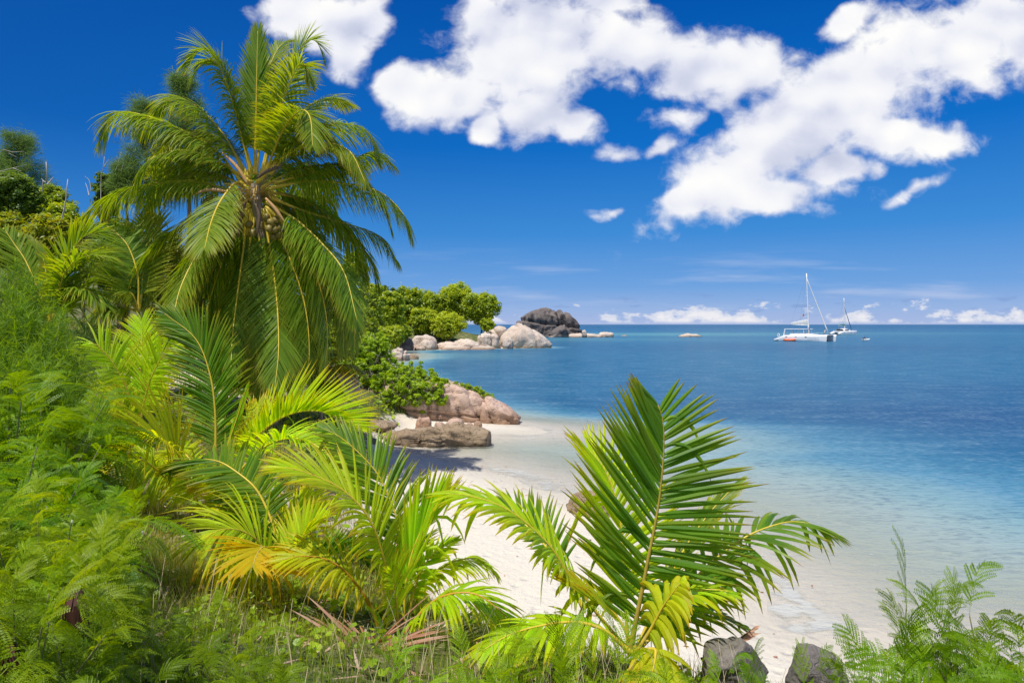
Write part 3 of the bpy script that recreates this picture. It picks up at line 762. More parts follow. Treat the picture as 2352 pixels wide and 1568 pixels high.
yf(p2, 'D', [(960,1560),(900,1480),(830,1410),(690,1290),(610,1250),(560,1330)], 9.8, -.6, az=170, L=.75, n=36, yel=.3, droop=2.4, t0=.35)
yf(p2, 'D', [(1000,1500),(960,1350),(900,1200),(800,1105),(690,1075),(590,1095),(480,1195)], 9.6, -.9, az=190, L=.85, n=50, yel=.45, kR=1.25, lift=.55, droop=.55, t0=.3, aR=(35, 20))
yf(p2, 'D', [(1120,1400),(1000,1250),(930,1180),(830,1200),(740,1300)], 10.8, .4, az=150, L=.5, n=30, yel=.35)
yf(p2, 'D', [(760,1040),(860,980),(960,965),(1060,1010)], 13., .4, az=0, L=.5, n=24, yel=.55, droop=1.2, t0=.05)
yf(p2, 'F', [(480,480),(430,250),(385,80),(330,-40)], 9.8, -.2, az=120, L=.5, n=22, yel=.3, droop=1.4, t0=.55)
yf(p2, 'F', [(545,470),(610,330),(700,180),(640,60),(560,20)], 9.6, -.3, az=-60, L=.6, n=36, yel=.35, droop=.9)
# P3
p3 = young('low bushy young palm with yellow fan frond pointing forward', 629, 1393, 8., stem=.2)
yf(p3, 'E', [(900,2120),(800,1800),(690,1510),(560,1290),(330,1105),(180,1028),(0,1008),(-180,1060),(-320,1130)], 8.2, .6, leaf=M_GPALM, az=110, L=.6, n=62, yel=.12, t0=.25, aL=(55, 20))
yf(p3, 'F', [(1130,1180),(1090,900),(1075,680),(1020,640),(960,700),(925,790)], 7.6, -1.3, az=-100, L=.62, n=34, yel=.75, droop=.55, t0=.35, wid=.036)
yf(p3, 'F', [(1130,1180),(1060,780),(960,590),(850,510),(720,480),(600,500),(480,570)], 7.9, -.9, az=190, L=.95, n=40, yel=.3, droop=.95, wid=.04, kL=1.15, t0=.3)
yf(p3, 'F', [(1140,1180),(1180,880),(1310,620),(1430,470),(1580,365)], 8.0, .2, az=40, L=.5, n=40, yel=.3, lift=.6, t0=.25)
yf(p3, 'F', [(1150,1180),(1300,880),(1440,780),(1560,728),(1700,688),(1840,700),(1960,820)], 8.4, .4, leaf=M_GPALM, az=10, L=.5, n=40, yel=.0, lift=.9, droop=.5, kL=.9, rib=M_RACHIS)
yf(p3, 'F', [(1140,1180),(1170,800),(1260,470),(1360,320),(1450,170)], 9., .7, az=90, L=.62, n=42, yel=.35, aL=(48, 20), t0=.3)
yf(p3, 'F', [(1120,1180),(1040,800),(960,560),(860,380),(740,260),(640,220)], 8.4, .3, leaf=M_GPALM, az=150, L=.6, n=40, yel=.0)
yf(p3, 'F', [(1110,1180),(980,900),(930,820),(880,900),(860,1060)], 8., -.6, az=-120, L=.55, n=30, yel=.2, droop=1.3, t0=.3)
# P4
p4 = young('young palm with orange leaf stalks between the sand and dead frond', 902, 1472, 7., stem=.15)
yf(p4, 'G', [(660,1250),(640,950),(570,590),(470,365),(320,205),(150,110),(-60,40),(-140,40)], 7., -.5, az=170, L=.72, n=52, yel=.3, droop=.4, lift=.25, t0=.18, wid=.034, rr=.02)
yf(p4, 'G', [(585,1275),(510,1040),(410,880),(300,755),(160,680),(0,665),(-120,690)], 6.8, -.5, az=180, L=.55, n=30, yel=.45, droop=.5, t0=.33, rib=M_RACHIS_OR, wid=.036, rr=.022)
yf(p4, 'G', [(690,1260),(718,900),(718,560),(690,400),(640,260),(560,90),(430,-60),(290,-180),(165,-245)], 7.6, .3, leaf=M_GPALM, az=130, L=.62, n=62, yel=.08, lift=.2, a0=58, a1=24, droop=.3, t0=.2, wid=.034)
yf(p4, 'G', [(735,1250),(752,880),(800,640),(880,450),(985,290)], 7.1, .2, az=80, L=.78, n=34, yel=.1, aL=(17, 4), aR=(14, 8), droop=0, lift=.3, t0=.35, wid=.036)
yf(p4, 'G', [(745,1250),(840,960),(900,850),(1000,755),(1140,690),(1290,690),(1400,780)], 7.4, .4, az=10, L=.42, n=34, yel=.2, droop=1.2, t0=.25)
yf(p4, 'G', [(720,1280),(770,1180),(840,1090),(960,980),(1090,930),(1250,935),(1400,1030),(1560,1185)], 6.7, -.3, az=-20, L=.6, n=40, yel=.15, droop=.8, rib=M_RACHIS_OR, ragged=.15, t0=.12, wid=.036)
yf(p4, 'G', [(740,1250),(800,960),(870,760),(960,640),(1100,550)], 7.2, .3, az=50, L=.3, n=26, yel=.15, t0=.35)
yf(p4, 'G', [(700,1260),(690,1050),(670,860),(650,760)], 6.9, -.2, az=160, L=.45, n=20, yel=.3, t0=.3)
# P5 big palm right of centre
p5 = young('large dark green young palm front centre with one tall upright frond', 1490, 1495, 6., stem=.2)
yf(p5, 'K', [(1125,1420),(1150,1290),(1215,960),(1268,680),(1292,420),(1286,280),(1262,205)], 6., .15, leaf=M_GPALM, az=90, L=.80, n=42, yel=.0, aL=(60, 20), aR=(92, 46), droop=.10, lift=.1, t0=.1, wid=.042, rr=.020, rib=M_RACHIS_OL, kL=1.2, kR=1.08, seg=6)
yf(p5, 'K', [(1120,1400),(1100,1150),(1088,850),(1055,660),(1000,520),(930,430)], 6.7, .4, az=120, L=.85, n=42, yel=.22, aL=(50, 8), aR=(70, 25), t0=.2, wid=.038, droop=.2)
yf(p5, 'K', [(1110,1400),(960,1220),(820,1030),(740,905),(620,785),(480,695),(330,650),(215,640)], 6.2, -.3, az=175, L=.58, n=44, yel=.2, droop=.55, lift=.15, t0=.2, wid=.044, ragged=.1)
yf(p5, 'K', [(900,1200),(760,960),(600,780),(470,700)], 6.8, .6, leaf=M_GPALM, az=100, L=.55, n=30, yel=.0, t0=.3, aR=(60, 22), kL=.3)
yf(p5, 'K', [(1160,1400),(1300,1230),(1480,1020),(1680,860),(1870,785),(1990,785),(2120,830)], 6.3, .2, leaf=M_GPALM, az=30, L=.62, n=38, yel=.02, droop=.7, ragged=.18, t0=.22, wid=.044)
yf(p5, 'K', [(1160,1400),(1270,1150),(1400,900),(1520,730),(1650,590)], 6.9, .5, leaf=M_GPALM, az=35, L=.5, n=36, yel=.15, t0=.3, aR=(18, 8), aL=(18, 8))
yf(p5, 'K', [(1150,1420),(1250,1250),(1360,1150),(1500,1110),(1620,1120)], 6.1, -.2, az=-20, L=.42, n=22, yel=.15, droop=.6, wid=.045, t0=.2)
yf(p5, 'K', [(1150,1420),(1280,1300),(1400,1230),(1540,1230),(1680,1280)], 6.2, .2, leaf=M_GPALM, az=0, L=.38, n=22, yel=.05, droop=.5, wid=.045, t0=.2)
yf(p5, 'K', [(1150,1400),(1060,1240),(950,1140),(820,1060)], 6., -.1, az=160, L=.42, n=20, yel=.4, a0=12, a1=6, droop=.1, wid=.05, t0=.3)
yf(p5, 'K', [(1130,1420),(1000,1310),(860,1270),(700,1285),(540,1330),(400,1410)], 5.7, -.4, az=190, L=.5, n=34, yel=.2, droop=.8, wid=.04, t0=.15)
yf(p5, 'K', [(1140,1420),(1240,1400),(1250,1440),(1235,1520)], 5.4, -.5, az=-90, L=.42, n=14, yel=.45, droop=1.2, wid=.05, t0=.2)
yf(p5, 'K', [(1150,1430),(1230,1300),(1290,1190),(1370,1080)], 5.8, -.2, az=20, L=.38, n=10, yel=.45, droop=1.6, wid=.065, t0=.3)
yf(p5, 'K', [(1480,1460),(1560,1410),(1640,1370),(1730,1300)], 5.9, .1, az=20, L=.2, n=8, rib=M_RACHIS_DEAD, leaf=M_DEADPALM, a0=10, a1=5, t0=.2, label='dry brown frond of the palm')

# palms further left
p6 = young('green coconut palm with arching fronds beneath the hillside trees', 122, 720, 15., stem=.6)
for pts, dy, az, kw in [
    ([(355,1420),(360,1330),(378,1180),(412,1040)], .5, 90, dict(L=1.0, a0=60)),
    ([(350,1400),(340,1180),(300,930),(220,800)], .3, 120, dict(L=.5, a0=14, a1=6, droop=0)),
    ([(350,1400),(270,1160),(180,950),(100,830),(40,740)], .4, 150, dict(L=.95, a0=45)),
    ([(360,1400),(430,1080),(520,950),(605,905),(740,920)], -.3, 10, dict(L=1.0, droop=.5)),
    ([(370,1400),(440,1000),(520,850),(590,775),(650,752),(715,765)], .6, 30, dict(L=.95, lift=.5)),
    ([(355,1400),(380,1050),(430,930),(500,900)], 1.2, 60, dict(L=.8)),
    ([(370,1400),(560,1180),(650,960),(710,890)], .9, 40, dict(L=1.0)),
    ([(350,1400),(250,1250),(180,1180),(110,1220)], -.3, 190, dict(L=.9, droop=.7)),
    ([(370,1400),(470,1200),(600,1150),(720,1240)], -.5, -10, dict(L=.9, droop=.8))]:
    k = dict(n=55, wid=.04, fold=False, yel=.1); k.update(kw)
    yf(p6, 'I', pts, 15., dy, az=az, leaf=M_PALM, rr=.026, **k)
p7 = young('dark palm half hidden between tall palm and hillside shrubs', 310, 690, 19., stem=.8)
for pts, dy, az, kw in [
    ([(965,1300),(960,1050),(900,860),(830,770),(740,700)], .5, 130, dict(L=1.2)),
    ([(965,1300),(920,1180),(860,1180),(780,1200),(715,1245)], -.6, 190, dict(L=1.0, yel=.2, droop=1.)),
    ([(965,1300),(900,1280),(800,1270),(720,1290),(660,1340)], -.9, 200, dict(L=1.1, droop=1.1)),
    ([(965,1300),(1000,1000),(990,800),(1000,650)], 1., 90, dict(L=1.0, yel=.25)),
    ([(965,1300),(1040,900),(1090,760),(1100,640)], 1., 80, dict(L=1.0, yel=.35)),
    ([(965,1300),(860,1000),(760,900),(660,900)], .2, 170, dict(L=1.1)),
    ([(965,1300),(820,1120),(720,1060),(620,1110)], -.5, 190, dict(L=1.1))]:
    k = dict(n=60, wid=.045, fold=False, yel=.05); k.update(kw)
    yf(p7, 'I', pts, 19., dy, az=az, leaf=M_PALM, rr=.03, **k)
p8 = young('palm with yellowing and withered fronds below the vine-covered rock', 735, 880, 22., stem=.8)
for pts, dy, az, kw, lf in [
    ([(1150,250),(1250,120),(1400,40),(1560,20),(1690,90)], 0., 0, dict(yel=.5), M_PALM),
    ([(1150,250),(1260,90),(1360,60),(1440,120),(1480,180)], -.5, -30, dict(yel=.45), M_PALM),
    ([(1150,250),(1300,100),(1450,90),(1560,160),(1640,260)], -.3, -10, dict(yel=.9), M_DEADPALM),
    ([(1150,250),(1150,50),(1230,-60),(1340,-90)], .3, 40, dict(yel=.4), M_PALM),
    ([(1150,250),(1130,0),(1080,-100),(980,-90)], .3, 140, dict(yel=.1), M_PALM),
    ([(1150,250),(1230,0),(1400,-120),(1560,-130)], .8, 40, dict(yel=.3), M_PALM),
    ([(1150,250),(1240,180),(1300,240),(1340,330)], -.8, -60, dict(yel=.1), M_PALM)]:
    k = dict(n=50, L=.9, wid=.045, fold=False, droop=1.1); k.update(kw)
    yf(p8, 'E', pts, 22., dy, az=az, leaf=lf, rr=.03, **k)

# fallen reddish frond in the grass
x_, y_ = (842 - HX) / F0 * 5.6, 5.6
fd = empty('fallen_frond', 'reddish-brown dead palm frond lying fanned out in the grass', 'dead frond', (x_, y_, gz1(x_, y_)))
yf(fd, 'G', [(430,1500),(450,1400),(490,1320),(530,1280)], 5.6, .5, az=70, leaf=M_DEADPALM, rib=M_RACHIS_DEAD, L=.75, n=22, wid=.04, droop=.25, yel=.1, a0=110, a1=15, t0=.03, lift=.35, rr=.02, rnd=.2)
# ------------------------------------------------------------------ feathery (bipinnate) shrubs
def leuc_leaf(r, L=.22, pairs=6, npin=14, curl=.6):
    """one feathery leaf growing along +X, upper side +Z"""
    Vs, Fs, Cs = [], [], []; n0 = 0
    s = np.linspace(0, 1, 12)
    ang = .35 - curl * s * 1.3
    ax = np.stack([np.cumsum(np.cos(ang)), 0 * s, np.cumsum(np.sin(ang))], 1) * L / 12; ax -= ax[0]
    def quad(v, c):
        nonlocal n0
        Vs.append(v.reshape(-1, 3)); k = len(v)
        Fs.append(np.arange(k * 4).reshape(-1, 4) + n0); n0 += k * 4
        C = np.zeros((k * 4, 3)); C[:, 0] = c[0]; C[:, 1] = 0; C[:, 2] = c[1]; Cs.append(C)
    w = .0016
    a, b = ax[:-1], ax[1:]
    quad(np.stack([a - [0, w, 0], a + [0, w, 0], b + [0, w, 0], b - [0, w, 0]], 1), (.7, .35))
    base = r.uniform(.25, .75)
    for j in range(pairs):
        f = .22 + .78 * (j / (pairs - 1)) ** .9
        p = np.array([np.interp(f, s, ax[:, k]) for k in range(3)])
        i = min(int(f * 11), 10); T = ax[i + 1] - ax[i]; T /= np.linalg.norm(T)
        for sd in (1, -1):
            pl = L * r.uniform(.42, .5) * (1 - .35 * abs(f - .55))
            an = math.radians(r.uniform(58, 70) - 38 * f)
            d = T * math.cos(an) + np.array([0, sd, 0]) * math.sin(an)
            q = np.linspace(0, 1, npin)
            dz = r.uniform(.15, .5)
            pp = p + d[None] * (q * pl)[:, None] + np.array([0, 0, -1.])[None] * (q ** 2 * pl * dz)[:, None]
            pd = nrm(np.gradient(pp, axis=0))
            nv = nrm(np.cross(pd, np.cross([0, 0, 1.], pd)))
            sv = np.cross(nv, pd)
            quad(np.stack([pp[:-1] - sv[:-1] * .0008, pp[:-1] + sv[:-1] * .0008, pp[1:] + sv[1:] * .0008, pp[1:] - sv[1:] * .0008], 1)[::2], (.8, .3))
            ll = L * .062 * np.sin(np.linspace(.5, 2.75, npin)) ** .5
            ww = L * .0145
            fold = r.uniform(-.1, .45)
            for s2 in (1, -1):
                dl = nrm(pd * .45 + s2 * sv * math.cos(fold) + nv * math.sin(fold) + r.normal(0, .07, (npin, 3)))
                wv_ = nrm(np.cross(nv, dl)) * ww
                m_ = pp + dl * (ll * .5)[:, None]; e_ = pp + dl * ll[:, None]
                quad(np.stack([pp, m_ + wv_, e_, m_ - wv_], 1), (np.clip(base + r.normal(0, .12), 0, 1), .04))
    return np.concatenate(Vs), np.concatenate(Fs), np.concatenate(Cs)

def rotm(az, el, roll, k):
    """matrices (k,3,3) sending +X to direction (az, el)"""
    ca, sa, ce, se, cr, sr = np.cos(az), np.sin(az), np.cos(el), np.sin(el), np.cos(roll), np.sin(roll)
    X = np.stack([ca * ce, sa * ce, se], 1)
    Y0 = np.stack([-sa, ca, 0 * ca], 1); Z0 = np.cross(X, Y0)
    Y_ = Y0 * cr[:, None] + Z0 * sr[:, None]; Z_ = np.cross(X, Y_)
    return np.stack([X, Y_, Z_], 2)

LEAVES = [leuc_leaf(np.random.default_rng(40 + i), .33, 5 + i % 3, 15, .35 + .2 * i) for i in range(4)]
def shrub_mesh(seed, nstem=11, nleaf=13, H=1., R=.6):
    """foliage and stem meshes of a feathery shrub of unit height"""
    r = np.random.default_rng(seed); fol = Acc(); stm = Acc(); tips = []
    for i in range(nstem):
        az = r.uniform(0, 6.28); rr = R * math.sqrt(r.uniform(.02, 1)); h = H * r.uniform(.62, 1.) * (1 - .25 * (rr / R) ** 2)
        b = np.array([r.normal(0, .06), r.normal(0, .06), -.1])
        e = np.array([math.cos(az) * rr, math.sin(az) * rr, h])
        c, Ls = spline([b, b * .5 + e * np.array([.35, .35, .5]), e], 22)
        addtube(stm, c, np.linspace(.011, .003, 22), 5)
        f = np.linspace(.28, 1., nleaf) + r.normal(0, .015, nleaf); f = np.clip(f, .1, 1)
        pos = np.stack([np.interp(f, np.linspace(0, 1, 22), c[:, k]) for k in range(3)], 1)
        a_ = i + np.arange(nleaf) * 2.4 + r.normal(0, .3, nleaf)
        el = r.normal(.35, .25, nleaf) + .5 * (f > .9)
        M = rotm(a_, el, r.normal(0, .3, nleaf), nleaf); sc = r.uniform(.75, 1.25, nleaf) * np.interp(f, [0, .85, 1], [1, 1, .6])
        tips.append(e)
        for j in range(nleaf):
            V, F, C = LEAVES[r.integers(4)]
            C = C.copy(); C[:, 0] = np.clip(C[:, 0] + r.normal(0, .15) + (.15 if f[j] > .8 else -.1), 0, 1)  # lower, older leaves darker, tips lighter: mild shading painted into the tone
            C[:, 2] += max(0, r.normal(-.06, .12))
            fol.add((V * sc[j]) @ M[j].T + pos[j], F, C)
    return fol, stm, tips
SHR = []
for i, (ns, nl, R) in enumerate([(14, 11, .58), (15, 11, .64), (13, 12, .52), (16, 11, .72)]):
    fol, stm, tips = shrub_mesh(60 + i, ns, nl, 1., R)
    V, f, c = fol.out(); fm = mk('foliage', V, f, M_LEUC, None, None, c)
    V, f, c = stm.out(); sm = mk('stem', V, f, M_LEUCSTEM, None, None, c, smooth=True)
    SHR.append((fm, sm, tips))
def podcluster(acc, c, r, n=9, L=.16):
    for i in range(n):
        a_ = r.uniform(0, 6.28); p = np.array(c) + [math.cos(a_) * .02, math.sin(a_) * .02, 0]
        e = p + [math.cos(a_) * .05, math.sin(a_) * .05, -L * r.uniform(.7, 1.1)]
        w = np.array([-math.sin(a_), math.cos(a_), 0]) * .014
        m = (p * .6 + e * .4) + [math.cos(a_) * .03, math.sin(a_) * .03, 0]
        acc.add([p - w * .3, p + w * .3, m + w, m - w, e + w * .5, e - w * .5], [(0, 1, 2, 3), (3, 2, 4, 5)], np.full((6, 3), .5))
GS = 'feathery green shrubs round the viewpoint'
first = [True] * 4
def shrub(label, px, ytop, Y, kind, spread=1., pods=0, puffs=0, zb=None, rz=None, group=GS):
    x = (px - HX) / F0 * Y; z0 = gz1(x, Y) if zb is None else zb
    H = EYE + (HY - ytop) / F0 * Y - z0
    H = max(H, .35)
    r = np.random.default_rng(int(px * 7 + ytop))
    root = empty('feathery_shrub', label, 'shrub', (x, Y, z0), group, r.uniform(0, 6.28) if rz is None else rz)
    fm, sm, tips = SHR[kind]
    # scale keeps leaf size natural: short shrubs are sunk, tall ones stretched a little
    sc = np.clip(H, .8, 1.7)
    root.scale = (spread * sc ** .5, spread * sc ** .5, sc)
    root.location.z = z0 + H - sc
    for k, src in enumerate((fm, sm)):
        if first[kind] : o = src
        else: o = src.copy(); COL.objects.link(o)
        o.parent = root
    first[kind] = False
    if pods or puffs:
        a = Acc(); b = Acc()
        for i in range(pods):
            th_ = -math.pi / 2 - root.rotation_euler.z + r.normal(0, .5); q_ = r.uniform(.9, 1.15); tt = np.array([math.cos(th_) * q_, math.sin(th_) * q_, r.uniform(.35, .8)]); podcluster(a, tt, r, 16, .2)
        if pods: a.build('seed_pod', M_POD, root)
        for i in range(puffs):
            tt = tips[i % len(tips)] + r.normal(0, .03, 3)
            th = np.linspace(0, np.pi, 5)[:, None]; ph = np.arange(6)[None] * np.pi / 3
            V = np.stack([np.sin(th) * np.cos(ph), np.sin(th) * np.sin(ph), np.cos(th) + 0 * ph], -1).reshape(-1, 3) * .009 + tt
            b.add(V, [[q * 6 + j, q * 6 + (j + 1) % 6, (q + 1) * 6 + (j + 1) % 6, (q + 1) * 6 + j] for q in range(4) for j in range(6)])
        if puffs: b.build('flower_puff', M_PUFF, root)
    return root
for a_ in [
 ('feathery shrub at the left edge just below the needle bush', 20, 845, 5.6, 0, 1.1),
 ('tall feathery shrub in front of the needle bushes, upper left mass', 85, 872, 6.2, 1, 1.1),
 ('feathery shrub against the lower left side of the upright young palm', 110, 965, 6.6, 2, .75),
 ('feathery shrub at the left edge, middle of the leafy mass', 30, 985, 4.4, 3, 1.),
 ('feathery shrub whose sprays reach the hanging yellow frond', 140, 1045, 5.2, 0, .68),
 ('feathery shrub with pale round flower buds and dark hanging pods', 100, 1105, 3.7, 2, .72, 4, 7),
 ('feathery shrub left of the bare grassy patch', 190, 1170, 4.4, 1, .5),
 ('feathery shrub in the lower left corner with clusters of brown pods', 40, 1255, 2.9, 1, .8, 5, 0),
 ('slim feathery shrub with a pale upright shoot beside the grass', 245, 1290, 3.7, 2, .42, 2, 3),
 ('low feathery shrub among the dry stalks at lower left', 190, 1400, 2.8, 0, .58, 2, 0),
 ('low feathery shrub below the fan of the bushy young palm', 420, 1390, 4.2, 3, .55),
 ('low feathery shrub along the bottom edge left of the fallen frond', 560, 1455, 3.4, 2, .6),
 ('feathery shrub at the foot of the big front palm', 1290, 1485, 2.5, 1, .62),
 ('feathery shrub over the sandy rock right of the fallen frond', 1120, 1520, 2.4, 0, .55),
 ('feathery shrub right of the big front palm stem', 1420, 1525, 2.4, 3, .5),
 ('small feathery shrub against the dark boulder', 1570, 1520, 3.6, 2, .42),
 ('small feathery shrub between the two dark rocks', 1795, 1560, 2.7, 1, .36),
 ('feathery sprays in front of the larger dark boulder', 1690, 1560, 2.5, 0, .36),
 ('feathery sprays in front of the smaller dark rock', 1900, 1560, 2.5, 3, .34),
 ('dull green feathery shrub in the middle of the left slope', 100, 1010, 4.9, 3, .6, 3, 0),
 ('feathery shrub with many brown pods near the lower left corner', 120, 1255, 3.2, 2, .52, 6, 2),
 ('low feathery shrub at the bottom edge under the fallen frond', 960, 1522, 2.4, 3, .5),
 ('feathery shrub with one tall spray bending over the water', 2230, 1345, 2.6, 2, .5),
 ('feathery shrub at the right edge of the frame', 2350, 1385, 2.5, 0, .62),
 ('feathery shrub right of the smaller dark rock', 2050, 1475, 2.8, 1, .5),
 ('feathery shrub in the lower right corner', 2280, 1480, 2.2, 3, .6),
 ('low feathery shrub at the bottom edge between rock and right corner', 2140, 1515, 2.3, 0, .5)]:
    shrub(*a_)

# ------------------------------------------------------------------ needle bushes (casuarina-like)
def needles(acc, pos, dirs, L, w, r, C, droop=.5, seg=3):
    k = len(pos); p = pos.copy(); rows = []
    sv = nrm(np.cross(dirs, r.normal(0, 1, (k, 3))))
    for i in range(seg + 1):
        s = i / seg
        d = nrm(dirs + droop * s * np.array([0, 0, -1.]))
        if i: p = p + d * (L / seg)[:, None]
        ww = w * (1 - .8 * s)
        rows += [p + sv * ww, p - sv * ww]
    A = np.stack(rows, 1); m = 2 * (seg + 1)
    f = np.array([[2 * i, 2 * i + 1, 2 * i + 3, 2 * i + 2] for i in range(seg)])
    F = (f[None] + (np.arange(k) * m)[:, None, None]).reshape(-1, 4)
    acc.add(A.reshape(-1, 3), F, np.repeat(C, m, 0))
def needle_bush(label, px, ytop, Y, rad, mat, n=240, seed=0, group=None):
    r = np.random.default_rng(seed); x = (px - HX) / F0 * Y; z0 = gz1(x, Y); H = EYE + (HY - ytop) / F0 * Y - z0
    root = empty('needle_bush', label, 'bush', (x, Y, z0), group); org = np.array(root.location)
    fol = Acc(); stm = Acc()
    for i in range(n):
        az = r.uniform(0, 6.28); q = rad * math.sqrt(r.uniform(0, 1)); h = H * (1 - .45 * (q / rad) ** 2) * r.uniform(.55, 1.)
        e = org + [math.cos(az) * q, math.sin(az) * q, h]
        if i < 26:
            c, _ = spline([org + [0, 0, -.1], org * .6 + e * .4 + [0, 0, .1 * H], e], 10); addtube(stm, c, np.linspace(.02, .004, 10), 5)
        sh = nrm(np.array([math.cos(az) * .5, math.sin(az) * .5, 1.]) + r.normal(0, .35, 3)); sl_ = r.uniform(.25, .5)
        k = 46; f = r.uniform(0, 1, k)
        pos = e + sh[None] * ((f - .6) * sl_)[:, None]
        dirs = nrm(sh[None] * .9 + r.normal(0, .65, (k, 3)))
        C = np.stack([np.clip(r.normal(.35 + .35 * f, .15, k), 0, 1), 0 * f, np.full(k, max(0, r.normal(0, .1)))], 1)
        needles(fol, pos, dirs, r.uniform(.09, .19, k), .0042, r, C, .2)
    fol.build('foliage', mat, root, org); stm.build('stem', M_LEUCSTEM, root, org, smooth=True)
GN = 'fine needle-leaved bushes on the left bank'
for a_ in [('bright green needle-leaved bush at the left edge', 5, 605, 9., .9, M_NEEDLE, 460, 1),
           ('bright green needle-leaved bush below the arching green palm', 70, 705, 8.6, .62, M_NEEDLE, 330, 2),
           ('grey-green needle-leaved bush beside the upright young palm', 190, 735, 14.5, .75, M_NEEDLE_B, 340, 3),
           ('low bright needle-leaved bush touching the feathery shrubs', 30, 800, 7.2, .62, M_NEEDLE, 380, 4)]:
    needle_bush(*a_, group=GN)

# ------------------------------------------------------------------ trees
def limbs(acc, root, targets, r, r0=.16):
    org = np.array(root)
    for e in targets:
        mid = org * .45 + np.array(e) * .55 + r.normal(0, .12, 3) * np.linalg.norm(e - org) * .3
        c, _ = spline([org, mid, e], 12); addtube(acc, c, np.linspace(r0 * .6, r0 * .12, 12), 6)
def leafclump(acc, c, rad, n, size, r, bright=.5, flat=.75, yel=0.):
    d = nrm(r.normal(0, 1, (n, 3))); q = r.uniform(.35, 1, n) ** .5
    p = np.array(c) + d * q[:, None] * rad * np.array([1, 1, flat])
    nv = nrm(d * .7 + [0, 0, .6] + r.normal(0, .5, (n, 3)))
    a_ = nrm(np.cross(nv, r.normal(0, 1, (n, 3)))); b_ = np.cross(nv, a_)
    s = size * r.uniform(.6, 1.25, n)[:, None]
    V = np.stack([p - a_ * s, p + b_ * s * .45 + nv * s * .12, p + a_ * s, p - b_ * s * .45 + nv * s * .12], 1).reshape(-1, 3)
    F = np.arange(n * 4).reshape(-1, 4)
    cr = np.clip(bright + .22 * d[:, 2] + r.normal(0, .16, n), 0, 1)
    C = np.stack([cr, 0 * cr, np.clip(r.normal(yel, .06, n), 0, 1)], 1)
    acc.add(V, F, np.repeat(C, 4, 0))
def broad_tree(name, label, px, ytop, ybot, rx, Y, mat, cat='tree', n=26, per=110, leaf=.3, seed=0, bright=.5, group=None, yel=0., base=None, lean=0.):
    """px,ytop,ybot,rx: survey box of the crown; Y: distance"""
    r = np.random.default_rng(seed); k = Y / F0
    x = (px - HX) * k; zt = EYE + (HY - ytop) * k; zb = EYE + (HY - ybot) * k; R = rx * k
    bx_ = x + lean; z0 = gz1(bx_, Y) if base is None else base
    root = empty(name, label, cat, (bx_, Y, z0), group); org = np.array(root.location)
    fol = Acc(); wd = Acc(); cz = (zt + zb) / 2; hz = (zt - zb) / 2; cl = []
    cr = np.clip(min(R, hz) * .17, .1, 3); n = int(n * 5); per = int(per * .42)
    bump = r.normal(0, 1, (7, 3))
    for i in range(n):
        d = nrm(r.normal(0, 1, 3)); q = r.uniform(.12, 1.) ** .45 * (.86 + .22 * np.tanh((nrm(bump) @ d).max() * 3 - 2.2))
        c = np.array([x, Y, cz]) + d * q * np.array([R - cr * .6, (R - cr * .6) * .8, hz - cr * .5])
        if c[2] < z0 + .1: c[2] = z0 + .1
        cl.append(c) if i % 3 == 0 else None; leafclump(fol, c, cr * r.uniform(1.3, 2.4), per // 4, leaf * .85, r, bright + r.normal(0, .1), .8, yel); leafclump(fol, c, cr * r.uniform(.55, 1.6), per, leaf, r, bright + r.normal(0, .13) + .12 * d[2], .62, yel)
    top = np.array([x, Y, max(z0 + .3, zb + (zt - zb) * .2)])
    addtube(wd, spline([org + [0, 0, -.4], (org + top) / 2 + [R * .05, 0, 0], top], 12)[0], np.linspace(.05 * R + .04, .03 * R + .02, 12), 8)
    limbs(wd, top, cl[:12], r, .05 * R + .03)
    fol.build('crown', mat, root, org); wd.build('trunk', M_WOOD, root, org, smooth=True)
    return root
GH = 'trees on the rocky headland'
for a_ in [('dark leafy tree on the headland next to the tall palm', 880, 640, 762, 44, 128, M_BROADD, .5),
           ('round leafy headland tree second from the palm side', 935, 648, 770, 42, 140, M_BROAD, .45),
           ('headland tree with a dense dark dome in the middle of the group', 985, 652, 765, 46, 150, M_BROAD, .45),
           ('tall headland tree rising highest toward the sea', 1045, 640, 750, 50, 152, M_BROAD, .6),
           ('seaward headland tree with branches reaching over the boulders', 1104, 660, 752, 46, 146, M_BROAD, .5)]:
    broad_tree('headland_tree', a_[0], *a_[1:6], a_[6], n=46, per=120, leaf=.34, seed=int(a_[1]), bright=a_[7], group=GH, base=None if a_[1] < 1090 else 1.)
for a_ in [('bright green low tree in front of the headland trees', 1030, 708, 780, 44, 134, M_BROAD, .75),
           ('bright leafy bush in front of the dark headland dome', 975, 700, 775, 38, 136, M_BROAD, .62)]:
    broad_tree('headland_tree', a_[0], *a_[1:6], a_[6], n=36, per=120, leaf=.30, seed=int(a_[1]), bright=a_[7], group=GH)
broad_tree('headland_bush', 'thin bush with bare reddish twigs on the headland slope', 872, 700, 790, 34, 118, M_BROADY, 'bush', 26, 90, .3, 31, .35, yel=.1)
broad_tree('headland_bush', 'low dark bush above the flat headland rocks', 915, 735, 785, 32, 122, M_BROAD, 'bush', 26, 100, .3, 32, .4)
broad_tree('headland_bush', 'bush at the far right foot of the headland trees', 1118, 728, 765, 22, 140, M_BROAD, 'bush', 20, 80, .28, 33, .5, base=1.)
broad_tree('shore_bush', 'leafy bush on the bank between tall palm and headland', 830, 690, 800, 40, 70, M_BROAD, 'bush', 34, 110, .22, 34, .5)
broad_tree('shore_bush', 'pale green bush at the water side of the bank', 868, 745, 800, 32, 78, M_BROAD, 'bush', 26, 100, .22, 35, .7)
